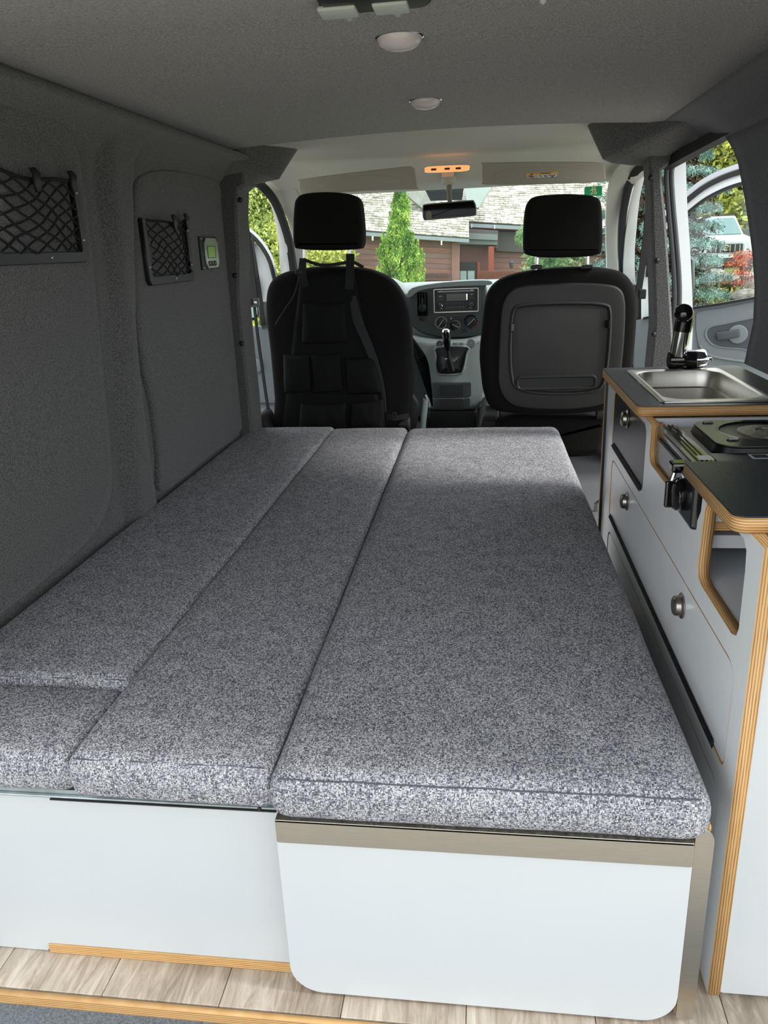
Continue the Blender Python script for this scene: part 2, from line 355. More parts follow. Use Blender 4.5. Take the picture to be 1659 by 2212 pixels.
# hoop of carpeted posts behind the front seats
def hoop(px, name, y0, y1, label):
    P = [at(a, b, y=(y0+y1)/2) for a, b in px]; P = [Vector((p.x, p.z)) for p in P]
    mb = MB(); loft(mb, P, [(.008, y0), (0, y0+.008), (0, y1-.008), (.008, y1)], lambda u, v, d: (u, d, v))
    o = mb.build(name, CARPET, smooth=True); struct(o, label); return o
HL = hoop([(500, 300), (540, 300), (540, 401), (526, 412), (525, 470), (529, 560), (529, 640), (540, 760), (550, 850), (556, 925), (556, 960), (485, 960), (480, 925), (465, 700), (450, 450)], 'trim_1', 2.66, 2.80, 'dark carpeted door post left of the driver seat')
def corner(px, far, near, name, label, side):
    P = [Vector((p.x, p.z)) for p in (at(a, b, y=far) for a, b in px)]; mb = MB(); C = Vector((CX+side*.80, 1.34))
    rs = []
    for y, k in ((far, 0), (far-.006, -.004), (far-.03, 0), (far-.09, .10), (far-.16, .26), (far-.24, .46), (near, .72)):
        rs.append([(q.x+(C.x-q.x)*k, y, q.y+(C.y-q.y)*k) for q in P])
    mb.rings(rs); o = mb.build(name, CARPET, smooth=True); struct(o, label)
    o.data.set_sharp_from_angle(angle=math.radians(75))
def dense(pts, n=4):
    out = []
    for (a, b), (c, d) in zip(pts, pts[1:]+pts[:1]): out += [(a+(c-a)*k/n, b+(d-b)*k/n) for k in range(n)]
    return out
corner(dense([(640, 262), (651, 296), (653, 309), (636, 334), (603, 387), (566, 395), (532, 402), (500, 404), (440, 380), (440, 262)]), 2.80, 2.44, 'trim_17', 'dark carpeted corner over the left door post', -1)
corner(dense([(1266, 240), (1270, 274), (1284, 306), (1302, 344), (1320, 352), (1360, 357), (1400, 358), (1450, 352), (1482, 338), (1520, 240)]), 2.66, 2.30, 'trim_18', 'dark carpeted corner over the right door post', 1)
HR = hoop([(1392, 330), (1396, 372), (1399, 420), (1401, 500), (1405, 600), (1407, 700), (1398, 790), (1400, 960), (1448, 960), (1450, 790), (1446, 700), (1440, 600), (1432, 480), (1424, 400), (1422, 372), (1445, 352), (1472, 338), (1480, 262), (1400, 250)], 'trim_2', 2.56, 2.66, 'grey carpeted door post right of the passenger seat')
def button(p, nrm, r, m, parent, name='screw_cap'):
    mb = MB(); mb.lathe(p, nrm, [(r, 0), (r, .003), (r*.7, .006), (.001, .007)], 12, False); mb.build(name, m, parent, smooth=True)
for px, py in ((519, 432), (508, 595), (522, 742)): button(at(px, py, y=2.659), (0, -1, 0), .009, BLACKP, HL)
for px, py in ((1405, 384), (1419, 563), (1412, 722)): button(at(px, py, y=2.559), (0, -1, 0), .008, BLACKP, HR)
# rubber seals and painted edge of the sliding door opening
def px_path(pts, y): return [at(a, b, y=(y if not isinstance(y, (list, tuple)) else y[i])) for i, (a, b) in enumerate(pts)]
jamb = [(1470, 345), (1476, 440), (1482, 530), (1487, 620), (1485, 700), (1484, 790), (1484, 900)]
o = MB().strip(smooth_poly(px_path([(1459, 352), (1462, 440), (1468, 530), (1473, 620), (1475, 700), (1472, 790), (1470, 900)], 2.67), 4, False), [.05]*24+[.05], .05, (0, 1, 0)).build('trim_3', PAINT, smooth=True)
struct(o, 'white painted sliding door jamb')
# ribs of grey seal
o = MB()
for k, dx in enumerate((0, 11)):
    o.tube(smooth_poly(px_path([(1560+dx*.2, 296), (1500, 324), (1452+dx, 352), (1440+dx, 370), (1443+dx, 440), (1451+dx, 530), (1457+dx, 620), (1455+dx, 700), (1452+dx, 790), (1450+dx, 880)], [2.42, 2.56, 2.64, 2.645, 2.645, 2.645, 2.645, 2.645, 2.645, 2.645]), 4, False), .0078, 8)
o = o.build('trim_4', SEALG, smooth=True); struct(o, 'grey rubber door seal round the sliding door opening')
o = MB().strip([at(1438, 356, y=2.62), at(1500, 322, y=2.45), at(1560, 290, y=2.30), at(1600, 268, y=2.19)], .03, .03, (0, .3, 1)).build('trim_5', RUBBER); struct(o, 'black slide rail above the sliding door opening')
# floor
FL = MB().box(-.92, .66, .757, 2.1, -.06, -.004).build('floor', mat('floor_underlay', (120, 110, 96), .8)); struct(FL, 'wood-look vinyl floor laid in boards')
WOODF = wood_floor_mat()
px0 = [-.90, -.724, -.549, -.374, -.199, -.0265, .148, .3225, .497, .66]
for a, b in zip(px0, px0[1:]):
    MB().box(a+.0006, b-.0006, .760, 2.1, -.0045, -.0005).build('plank', WOODF, FL, bevel=.0006, seg=1)
o = plate('trim_6', [[(-.92, -.055), (.66, -.055), (.66, -.001), (-.92, -.001)]], 'y', .748, .757, PLY[2]); struct(o, 'plywood edge of the raised floor')
o = MB()
XX = np.linspace(-.95, .7, 40); YY = np.linspace(.45, .752, 12)
o.rings([[(x, y, -.018-.012*math.sin(3*x+1)*(.75-y)/.3-max(0, .56-y)*.6) for x in XX] for y in YY], closed=False)
o = o.build('trim_7', CARPETB, smooth=True); struct(o, 'blue-grey carpet on the rear sill')
o = MB().box(-.92, .66, 2.1, 3.2, -.06, .0).box(-.95, .68, 3.2, 4.2, -.12, -.05).build('trim_8', CARPETF); struct(o, 'charcoal carpeted cab floor')
# outer body: roof skin, sides, rear corners
o = MB().box(CX-.80, CX+.80, .72, 3.35, 1.345, 1.375).box(CX-.83, CX-.79, .74, 2.79, -.2, 1.36).box(CX+.80, CX+.835, .74, 1.9, -.2, 1.36).box(CX+.71, CX+.80, .74, 2.5, 1.33, 1.36)
o = o.build('trim_9', PAINT, bevel=.01); struct(o, 'white painted outer body of the van')
mb = MB(); mb.rings([[(x, y, z) for x in (CX-.70, CX-.4, CX, CX+.4, CX+.70)] for y, z in ((.70, 1.385), (.45, 1.47), (.0, 1.56), (-.40, 1.60))], closed=False)
o = mb.build('door_1', carpet_mat('tailgate_lining', (84, 84, 84), (50, 50, 50)), smooth=True); struct(o, 'unseen raised tailgate added to shade the rear opening'); m_ = o.modifiers.new('s', 'SOLIDIFY'); m_.thickness = .05; m_.offset = 1  # tailgate out of view, added to cut sky light on the rear-facing panels
# cab headliner
def head(x, y):
    e = abs((x-CX)/.72); z = 1.332-.012*max(0, (y-2.6)/.65)**1.5
    if y > 3.2: z -= (y-3.2)*.30
    if y > 3.3: z -= (y-3.3)*.35
    return z-.03*max(0, e-.86)/.14
g = MB(); hx = np.linspace(CX-.72, CX+.72, 25); hy = [2.44, 2.6, 2.8, 3.0, 3.12, 3.2, 3.25, 3.3, 3.35, 3.40]
g.rings([[(x, y, head(x, y)) for x in hx] for y in hy], closed=False)
o = g.build('ceiling.001', HEADL, smooth=True); struct(o, 'warm grey headliner over the cab'); sm = o.modifiers.new('s', 'SOLIDIFY'); sm.thickness = .015; sm.offset = 1
HEAD = o
# door pillars of the cab
def pill(name, pts, yy, wd, m, label, t=.03):
    P = smooth_poly(px_path(pts, yy), 5, False); L = len(P)
    if isinstance(wd, (list, tuple)): wd = list(np.interp(np.linspace(0, 1, L), np.linspace(0, 1, len(wd)), wd))
    o = MB().strip(P, wd, t, (0, 1, 0)).build(name, m, smooth=True, bevel=.004, seg=2); struct(o, label); return o
pill('trim_10', [(585, 385), (618, 420), (640, 480), (648, 560), (652, 640), (652, 720)], [3.30, 3.36, 3.5, 3.7, 3.85, 3.9], [.13, .10, .07, .045, .05, .07], HEADL, 'warm grey windscreen pillar trim on the driver side')
pill('trim_11', [(540, 392), (566, 402), (596, 440), (620, 505), (631, 560), (637, 620), (640, 720)], [3.1, 3.2, 3.32, 3.5, 3.65, 3.8, 3.9], .032, RUBBER, 'black door seal on the driver side')
pill('trim_12', [(575, 405), (597, 460), (611, 520), (617, 570), (621, 620), (624, 720)], [3.36, 3.42, 3.55, 3.7, 3.85, 3.95], [.01, .022, .04, .055, .06, .07], PAINT, 'white painted front pillar on the driver side')
pill('trim_13', [(1400, 345), (1350, 380), (1330, 425), (1322, 500), (1322, 560), (1322, 640)], [3.25, 3.3, 3.42, 3.62, 3.8, 3.9], [.09, .09, .07, .055, .05, .06], HEADL, 'warm grey windscreen pillar trim on the passenger side')
pill('trim_14', [(1400, 352), (1372, 372), (1354, 415), (1344, 480), (1342, 540), (1345, 600), (1346, 720)], [3.2, 3.26, 3.36, 3.5, 3.65, 3.8, 3.9], .03, RUBBER, 'black door seal on the passenger side')
pill('trim_15', [(1392, 356), (1372, 425), (1362, 500), (1358, 560), (1360, 640), (1362, 760)], [3.3, 3.42, 3.55, 3.7, 3.85, 3.95], [.02, .035, .045, .05, .05, .06], PAINT, 'white painted front pillar on the passenger side')
# windscreen
gl = MB(); top = [at(p, q, y=3.42) for p, q in ((640, 412), (830, 405), (1000, 400), (1170, 398), (1345, 396))]; bot = [at(p, q, y=4.12) for p, q in ((640, 616), (830, 610), (1000, 606), (1170, 605), (1345, 606))]
gl.rings([top, bot], closed=False); o = gl.build('window_1', GLASS, smooth=True); struct(o, 'windscreen glass')
W1 = o
dk = [at(915, 404, y=3.43), at(1003, 400, y=3.43), at(998, 432, y=3.50), at(930, 434, y=3.50)]
MB().add([p+Vector((0, d, 0)) for d in (0, .004) for p in dk], [(0,1,2,3),(7,6,5,4),(0,4,5,1),(1,5,6,2),(2,6,7,3),(3,7,4,0)]).build('sensor_mask', BLACKG, W1)
MB().box(-1.0, .72, 4.16, 4.20, -.12, .82).box(-1.0, -.86, 3.75, 4.2, -.12, .8).box(.60, .72, 3.75, 4.2, -.12, .8).build('wall_front', BLACKP)['kind'] = 'structure'
o = MB().box(-.9, .62, 3.42, 3.47, 1.228, 1.31).build('trim_16', PAINT); struct(o, 'roof edge over the windscreen')

# ------------------------------------------------------------------ bed
def cushion(name, x0, x1, y0, y1, z0, z1, label, r=.018, top=0, seed=0, skew=0, seam=True):
    t = thing(name, label, 'cushion', ((x0+x1)/2, (y0+y1)/2, z0), 'cushions of the bed')
    def axis(a, b, h):
        k = max(3, int((b-a-2*r)/h)); inner = list(np.linspace(a+r, b-r, k))
        th = [math.pi/2*q/5 for q in range(6)]
        return [(a+r, -1, q) for q in th[::-1]][:-1]+[(v, 0, 0) for v in inner]+[(b-r, 1, q) for q in th][1:]
    X = axis(x0, x1, .035); Y = axis(y0, y1, .035); Z = axis(z0, z1, .02)
    bm = bmesh.new(); rs = random.Random(seed)
    import mathutils
    def pt(ix, iy, iz):
        c = []; d = []
        for (a, s, q) in (ix, iy, iz): c.append(a); d.append(s*math.sin(q) if s else 0)
        return c, d
    V = {}
    def vert(i, j, k):
        key = (i, j, k)
        if key in V: return V[key]
        c, d = pt(X[i], Y[j], Z[k]); dv = Vector(d)
        # sphere-ish rounding
        L = dv.length
        if L > 1e-6:
            mxx = max(abs(q) for q in d); dv = dv/L*(r if mxx > .999 or L > 1 else r*L if L < 1 else r)
        p = Vector(c)+dv
        u = (p.x-x0)/(x1-x0); vv = (p.y-y0)/(y1-y0); wz = (p.z-z0)/(z1-z0)
        cr = max(0, 16*u*(1-u)*vv*(1-vv))**.4 if 0 < u < 1 and 0 < vv < 1 else 0
        if wz > .5: p.z += (.006*cr*(wz-.5)*2)
        side = 4*wz*(1-wz) if 0 <= wz <= 1 else 0
        bul = .006*side
        if u <= .03: p.x -= bul
        if u >= .97: p.x += bul
        if vv <= .05: p.y -= bul*1.3*(1 if (y1-y0) > .3 else .6)
        nz = mathutils.noise.noise(Vector((p.x*5+seed, p.y*4, p.z*7)))
        nf = mathutils.noise.noise(Vector((p.x*22+seed, p.y*18, p.z*25)))
        p.z += (.0022*nz+.0007*nf)*wz
        if vv < .1: p.y += .0025*nz+.0012*nf
        p.x += .002*mathutils.noise.noise(Vector((seed, p.y*4, p.z*6)))+skew*(vv)
        V[key] = bm.verts.new(p-ORG[t]); return V[key]
    nx, ny, nzc = len(X), len(Y), len(Z)
    def quad(a, b, c, d):
        q = [vert(*p) for p in (a, b, c, d)]
        if len(set(q)) == 4: bm.faces.new(q)
    for i in range(nx-1):
        for j in range(ny-1):
            quad((i,j,0),(i,j+1,0),(i+1,j+1,0),(i+1,j,0)); quad((i,j,nzc-1),(i+1,j,nzc-1),(i+1,j+1,nzc-1),(i,j+1,nzc-1))
    for i in range(nx-1):
        for k in range(nzc-1):
            quad((i,0,k),(i+1,0,k),(i+1,0,k+1),(i,0,k+1)); quad((i,ny-1,k),(i,ny-1,k+1),(i+1,ny-1,k+1),(i+1,ny-1,k))
    for j in range(ny-1):
        for k in range(nzc-1):
            quad((0,j,k),(0,j,k+1),(0,j+1,k+1),(0,j+1,k)); quad((nx-1,j,k),(nx-1,j+1,k),(nx-1,j+1,k+1),(nx-1,j,k+1))
    bmesh.ops.remove_doubles(bm, verts=bm.verts, dist=1e-5)
    bmesh.ops.recalc_face_normals(bm, faces=bm.faces)
    me = bpy.data.meshes.new('cover'); bm.to_mesh(me); bm.free()
    me.materials.append(FAB); me.shade_smooth(); o = bpy.data.objects.new('cover', me); COL.objects.link(o); o.parent = t; ORG[o] = ORG[t]
    if seam:
        q = r*.30
        pts = [(x0+r*.4+(x1-x0-r*.8)*k/24, y0+.0018-.0006*math.sin(k*.9), z1-q-.0006+.0005*math.sin(k*1.7)) for k in range(25)]
        MB().tube(pts, .0009, 6).build('seam', SEAM, t, smooth=True)
    return t
cushion('bed_cushion', -.272, .262, .783, 2.75, .303, .380, 'wide grey woven cushion on the white bed box nearest the kitchen unit', r=.026, seed=3, skew=-.012)
cushion('bed_cushion', -.552, -.278, .800, 2.757, .309, .379, 'long narrow grey woven cushion in the middle of the bed', r=.015, seed=8, skew=-.014)
cushion('bed_cushion', -.874, -.556, .990, 2.77, .309, .383, 'long grey woven cushion along the left wall of the van', r=.014, seed=14, skew=-.010)
cushion('bed_cushion', -.874, -.558, .806, .984, .309, .373, 'short grey woven cushion at the rear left corner of the bed', r=.020, seed=21, seam=False)
# bed boxes
t = thing('bed_box', 'white storage box with rounded lower corners and steel trim under the wide cushion', 'cabinet', (0, .8, 0))
fx0, fx1 = -.2735, .2515
plate('front_panel', [rrect(fx0, fx1, .004, .3000, (.004, .004, .045, .045), 8)], 'y', .790, .803, WHITE, t, PLY[1], .0008)
plate('steel_strip', [rrect(fx0+.001, fx1-.001, .268, .303, .002, 2)], 'y', .7882, .7898, STEEL, t)
MB().box(fx0+.001, fx1-.001, .7882, .8035, .3002, .3038).build('steel_lip', STEEL, t, bevel=.0006, seg=1)
plate('steel_corner', [rrect(.2535, .276, .006, .322, (.022, .002, .004, .004), 6)], 'y', .796, .799, STEEL, t)
plate('side_panel', [rrect(.803, 2.72, .003, .3020, .004, 2)], 'x', .2535, .268, WHITE, t, PLY[0])
plate('side_panel', [rrect(.803, 2.72, .003, .3020, .004, 2)], 'x', -.272, -.258, WHITE, t, PLY[0])
MB().box(-.257, .2675, .83, 2.72, .285, .302).build('top_board', PLY[2], t)
MB().cyl((.262, .800, .318), (.262, .84, .318), .010, n=16).build('plywood_corner', PLY[0], t)
t = thing('bench_box', 'long white bench front with a plywood lower edge at the left under the narrow cushions', 'cabinet', (-.58, .83, 0))
plate('front_panel', [[(-.872, .001), (-.668, .001), (-.664, .006), (-.664, .0165), (-.276, .0165), (-.276, .298), (-.872, .298)]], 'y', .8235, .836, WHITE, t)
MB().box(-.663, -.276, .8212, .8345, .0, .0158).build('plywood_foot', PLY[2], t)
MB().box(-.872, -.276, .836, 2.72, .285, .297).build('top_board', PLY[2], t)
rl = thing('bench_rail', 'thin galvanised rail between the bench front and the narrow cushions', 'rail', (-.58, .83, .3))
MB().box(-.872, -.277, .812, .84, .2985, .3015).box(-.872, -.277, .818, .84, .3015, .308).build('rail_body', ALU, rl, bevel=.0008, seg=1)
MB().box(-.60, -.277, .8105, .822, .2962, .2984).build('rubber_strip', RUBBER, rl)
MB().lathe((-.30, .8118, .3000), (0, -1, 0), [(.003, 0), (.003, .0015), (.001, .002)], 10).build('rivet', BLACKP, rl)

# ------------------------------------------------------------------ kitchen unit
K = thing('kitchen_cabinet', 'white kitchen cabinet with plywood edges along the right side of the bed', 'cabinet', (.45, 1.4, 0))
XF, XT = .305, .322
def mirror_loop(L): return [(p[0], p[1]) for p in L]
doorA = rrect(1.505, 1.897, .524, .655, .022)
doorB = rrect(.886, 1.880, .347, .489, (.024, .024, .010, .010))
doorC = rrect(.890, 1.880, .022, .305, (.03, .03, .012, .012))
cubby = [(.905, .655), (1.045, .657), (1.066, .648), (1.076, .63), (1.082, .545), (1.074, .530), (1.055, .5255), (.91, .5255), (.892, .532), (.886, .545), (.888, .62), (.892, .645)]
stovehole = [(1.462, .672), (1.462, .612), (1.452, .601), (1.44, .598), (1.13, .598), (1.105, .606), (1.092, .625), (1.09, .648), (1.12, .672)]
panel = [(.8385, .004), (2.0, .004), (2.0, .669), (1.4628, .669)]+[p for p in stovehole[1:-1]]+[(1.118, .669), (.8385, .669)]
G_ = .004
plate('face_panel', [panel, inset([Vector(p) for p in doorA], -G_), inset([Vector(p) for p in doorB], -G_), inset([Vector(p) for p in doorC], -G_), cubby], 'x', XF, XT, WHITEF, K, PLY[0])
dA = plate('door', [doorA], 'x', XF+.001, XT-.002, DOORB, K, PLY[0]); tag(dA, 'black flap door')
dB = plate('door', [doorB], 'x', XF+.001, XT-.002, WHITEF, K, PLY[0])
dC = plate('door', [doorC], 'x', XF+.001, XT-.002, WHITEF, K, PLY[0])
def knob(y, z, par):
    mb = MB(); mb.lathe((XF, y, z), (-1, 0, 0), [(.0205, 0), (.0205, .001), (.0185, .0025), (.0165, .004), (.016, .008), (.0155, .011), (.0125, .0135), (.006, .0148), (.0005, .015)], 22, False)
    mb.build('handle', NICKEL, par, smooth=True)
knob(1.712, .627, dA); knob(1.655, .455, dB); knob(1.147, .449, dB); 
def hinge(y0, y1, z, par):
    mb = MB(); k = 0; y = y0
    while y < y1-.005:
        mb.cyl((XF-.001, y+.0008, z), (XF-.001, min(y+.0245, y1), z), .0035, n=8); y += .0255
    mb.box(XF-.0015, XF, y0, y1, z-.007, z+.007).build('piano_hinge', RUBBER, par)
hinge(.93, 1.86, .3475, dB); hinge(1.53, 1.88, .5245, dA)
# far end, ply edge of the front end board
plate('end_board', [rrect(.2985, .62, .004, .669, .002, 2)], 'y', 2.0005, 2.016, DOORB, K, PLY[1])
plate('end_panel', [rrect(XT+.0006, .70, .006, .668, .003, 2)], 'y', .8405, .8545, WHITE, K)
# inside: cubby box, stove bay
MB().box(XT, .56, 1.088, 1.100, .611, .668).build('divider', INNER, K)
MB().box(XT, .56, 1.086, 1.1005, .598, .6105).build('divider_edge', PLY[2], K)
MB().box(XT, .56, 1.40, 1.41, .40, .565).build('divider', DOORB, K)  # black board stands in for the shade under the stove
MB().box(XT, .56, .856, 1.39, .506, .5235).build('shelf', INNER, K)
MB().box(.565, .575, .856, 1.99, .02, .668).build('back_board', INNER, K)
plate('divider', [rrect(XT+.0005, .60, .40, .668, .002, 2)], 'y', 1.515, 1.530, INNER, K)
MB().box(XT, .60, 1.102, 1.488, .565, .585).build('stove_shelf', INNER, K)
plate('ply_post', [rrect(XT, .332, .60, .668, .001, 2)], 'y', 1.472, 1.489, PLY[0], K)

c1 = thing('countertop', 'charcoal countertop with plywood edge carrying the steel sink', 'countertop', (.45, 1.78, .67))
rim = rrect(.352, .548, 1.582, 1.950, .03)
outer = rrect(.292, .62, 1.533, 2.030, (.01, .012, .016, .01), 6)
plate('top_board', [outer, inset(rim, -.001)], 'z', .6695, .6885, TOPG, c1, PLY[2])
# laminate wear layer gives a crisp black line on top
plate('laminate', [inset(outer, .0008), inset(rim, -.001)], 'z', .6886, .6900, TOPG, c1)
c2 = thing('countertop', 'black countertop with rounded plywood corner nearest the camera', 'countertop', (.45, 1.0, .67))
outer2 = [Vector(p) for p in ((.285, 1.128), (.285, .900))]+[Vector((.285+.016*(1-math.cos(a)), .900-.016*math.sin(a))) for a in [math.pi/2*k/6 for k in range(1, 7)]]+[Vector((.70, .884)), Vector((.70, 1.128))]
plate('top_board', [outer2], 'z', .6695, .6885, TOPB, c2, PLY[2])
plate('laminate', [inset(outer2, .0008)], 'z', .6886, .6900, TOPB, c2)

# sink
S = thing('sink', 'square stainless steel sink set in the charcoal countertop', 'sink', (.45, 1.77, .69))
mb = MB(); so = rrect(.343, .560, 1.558, 1.975, .012, 5); si = rrect(.356, .546, 1.586, 1.946, .045, 5)
n_ = len(so)
def rg(P, z): return [(p.x, p.y, z) for p in P]
mb.rings([rg(so, .6902), rg(so, .6925), rg(inset(so, .004), .6938), rg(inset(so, .008), .6930), rg(inset(si, -.003), .6930), rg(si, .6915), rg(inset(si, .004), .680), rg(inset(si, .006), .655), rg(inset(si, .012), .652), rg(inset(si, .014), .60), rg(inset(si, .03), .585), rg(inset(si, .07), .582)], cap=False)
mb.rings([rg(inset(si, .07), .582), rg(inset(si, .078), .580)], cap=False)
mb.add(rg(inset(si, .078), .580), [tuple(range(len(si)))])
mb.build('bowl', SINKM, S, smooth=True)
MB().lathe((.45, 1.72, .5815), (0, 0, 1), [(.024, 0), (.024, .002), (.018, .003), (.006, .001)], 20).build('drain', CHROME, S, smooth=True)
plate('rim_gasket', [inset(so, -.003), inset(so, .002)], 'z', .6901, .6912, BLACKG, S)

# tap
A = at(1446, 792, y=2.0); T = thing('folding_tap', 'black and chrome folding tap behind the sink', 'tap', (A.x+.05, 2.0, .69))
b0 = at(1449, 777, y=1.99); b1 = at(1500, 777, y=1.99); b2 = at(1512, 775, y=1.99); b3 = at(1530, 774, y=1.985)
MB().lathe((b0+b1)/2-Vector((0, 0, (b0.z+b1.z)/2-.6905)), (0, 0, 1), [(.028, 0), (.028, .003), (.02, .006), (.019, .03)], 20).build('base', BLACKG, T, smooth=True)
MB().lathe(b0, b1-b0, [(.019, -.006), (.0235, 0), (.0242, .03), (.023, .031), (.023, .033), (.0242, .034), (.0242, (b1-b0).length), (.018, (b1-b0).length+.004)], 22).build('body', BLACKG, T, smooth=True)
MB().lathe(b1, b2-b1, [(.0232, .0), (.0232, .022), (.020, .026)], 22).build('collar', CHROME, T, smooth=True)
q0 = at(1508, 778, y=1.968); q1 = at(1538, 776, y=1.962)
MB().strip([q0, (q0+q1)/2, q1], .018, .010, (0, 0, 1)).build('lever', CHROME, T, smooth=True, bevel=.002)
s0 = at(1464, 768, y=1.985); s1 = at(1474, 715, y=1.98); s2 = at(1479, 690, y=1.978); s3 = at(1481, 672, y=1.975)
MB().tube([s0, (s0+s1)/2, s1], [.019, .0195, .020], 18).build('spout', CHROME, T, smooth=True)
MB().tube([s1, s2, s3], [.0205, .0215, .018], 18).build('spout_sleeve', BLACKG, T, smooth=True)
c0 = at(1478, 679, y=1.965)
cp = MB().lathe(c0, (-.25, -.75, .25), [(.016, -.01), (.0195, 0), (.0195, .012), (.0215, .014), (.0215, .018), (.0185, .022), (.003, .027)], 20).build('spout_cap', BLACKG, T, smooth=True)
MB().tube([s1+Vector((-.016, 0, 0)), s1+Vector((-.008, -.016, -.008)), s1+Vector((.008, -.016, -.006)), s1+Vector((.016, 0, 0))], .0018, 6).build('ring', CHROME, T, smooth=True)

# stove
STB = mat('stove_black_enamel', (14, 14, 15), .3, spec=.25)
ST = thing('gas_stove', 'portable black gas stove set between the two countertops', 'stove', (.45, 1.33, .585))
MB().box(.318, .575, 1.195, 1.462, .5875, .655).build('body', mat('stove_dark_enamel', (58, 60, 64), .25, coat=.3), ST, bevel=.004)
plate('cartridge_cover', [rrect(.316, .352, 1.197, 1.460, .004)], 'z', .6555, .668, mat('stove_grey_enamel', (78, 80, 84), .18, coat=.4, noise=.1, nscale=20), ST, bev=.001)
gm = MB()
for k in range(3): gm.box(.3255+.007*k, .3285+.007*k, 1.20, 1.457, .6682, .6705)
gm.build('cover_groove', BLACKG, ST)
plate('top_plate', [rrect(.353, .575, 1.2485, 1.465, .006)], 'z', .6555, .664, STB, ST, bev=.001)
bc = (.478, 1.366)
GRN = mat('glossy_green_black_enamel', (36, 40, 36), .16, spec=.5)
pan = rrect(.366, .575, 1.252, 1.458, .04, 6)
ring_ = [Vector((bc[0]+.082*math.cos(a), bc[1]+.082*math.sin(a))) for a in [2*math.pi*k/36 for k in range(36)]]
sl = []
for (cx_, cy_) in ((.396, 1.428), (.402, 1.298), (.562, 1.436), (.562, 1.288)):
    sl.append([Vector((cx_+p[0], cy_+p[1])) for p in ((-.010, -.004), (0, -.008), (.010, -.004), (.010, .004), (0, .008), (-.010, .004))])
mb = MB(); loft(mb, pan, [(0, .664), (.004, .675), (.006, .6755)], AXM['z'][0]); mb.build('pan_wall', STB, ST, smooth=True)
plate('pan_support', [inset(pan, .006), ring_]+sl, 'z', .6755, .6785, GRN, ST)
for s_ in sl:
    c_ = sum(s_, Vector((0, 0)))/6
    MB().box(c_.x-.008, c_.x+.008, c_.y-.003, c_.y+.003, .6762, .6815).build('pan_foot', BLACKG, ST, bevel=.001)
MB().lathe((bc[0], bc[1], .6765), (0, 0, 1), [(.0815, .002), (.078, .002), (.070, -.007), (.058, -.009), (.045, -.010)], 40, False).build('drip_tray', BLACKG, ST, smooth=True)
mb = MB(); mb.lathe((bc[0], bc[1], .668), (0, 0, 1), [(.050, 0), (.052, .006), (.048, .010), (.020, .012), (.018, .009), (.001, .009)], 40, False)
mb.build('burner', mat('burner_cast_metal', (168, 162, 146), .45, metal=.9, noise=.35, nscale=110, bump=.6, bscale=160), ST, smooth=True)
for k in range(24):
    a = 2*math.pi*k/24; MB().box(-.001, .001, -.0012, .0012, 0, .003).build('burner_tooth', NICKEL, ST) if False else None
plate('sticker', [rrect(.328, .350, 1.207, 1.232, .001, 2)], 'z', .6706, .6709, mat('white_sticker', (232, 232, 230), .4), ST)
plate('front_lip', [rrect(.353, .575, 1.185, 1.248, .003, 3)], 'z', .655, .6700, mat('stove_steel_lip', (44, 46, 48), .3, metal=.4), ST)
lb = plate('warning_label', [rrect(.408, .52, 1.212, 1.240, .001, 2)], 'z', .6702, .6705, mat('pale_blue_label', (196, 210, 220), .4), ST)
INK = mat('dark_ink', (40, 44, 48), .5)
for x0_, w_ in ((.412, .022), (.440, .003), (.446, .003), (.452, .005), (.460, .0025), (.465, .0025), (.470, .0025), (.475, .0025), (.480, .004), (.487, .0025), (.492, .0025)):
    MB().box(x0_, x0_+w_, 1.217, 1.235, .6706, .6709).build('print_bar', INK, lb)
MB().box(.3172, .3178, 1.40, 1.43, .635, .6445).build('maker_plate', mat('etched_plate', (96, 98, 101), .35, metal=.5), ST)
MB().box(.3135, .3178, 1.228, 1.452, .602, .648).build('side_cover', mat('stove_side_cover', (72, 74, 79), .22, coat=.3, noise=.1, nscale=30), ST, bevel=.003)
for z_, y_, l_ in ((.640, 1.437, .006), (.634, 1.431, .008), (.628, 1.438, .004), (.622, 1.428, .007)): MB().box(.3129, .3134, y_-l_, y_, z_, z_+.0015).build('print_mark', WPL, ST)
MB().box(.296, .3178, 1.105, 1.19, .590, .662).build('control_panel', mat('stove_control_panel', (30, 31, 34), .2, coat=.4), ST, bevel=.006)
mb = MB(); mb.lathe((.296, 1.165, .628), (-1, 0, 0), [(.024, 0), (.026, .004), (.025, .010), (.020, .014), (.010, .015)], 24)
mb.build('knob', BLACKG, ST, smooth=True)
MB().box(.270, .286, 1.160, 1.170, .607, .649).build('knob_grip', BLACKG, ST, bevel=.003)
MB().box(.285, .312, 1.193, 1.222, .652, .668).build('lock_lever', BLACKG, ST, bevel=.004)
MB().tube([(.292, 1.205, .652), (.285, 1.200, .63), (.286, 1.19, .605)], .0035, 8).build('lever_arm', CHROME, ST, smooth=True)
MB().cyl((.288, 1.188, .604), (.302, 1.188, .604), .007).build('lever_pivot', BLACKG, ST, smooth=True)

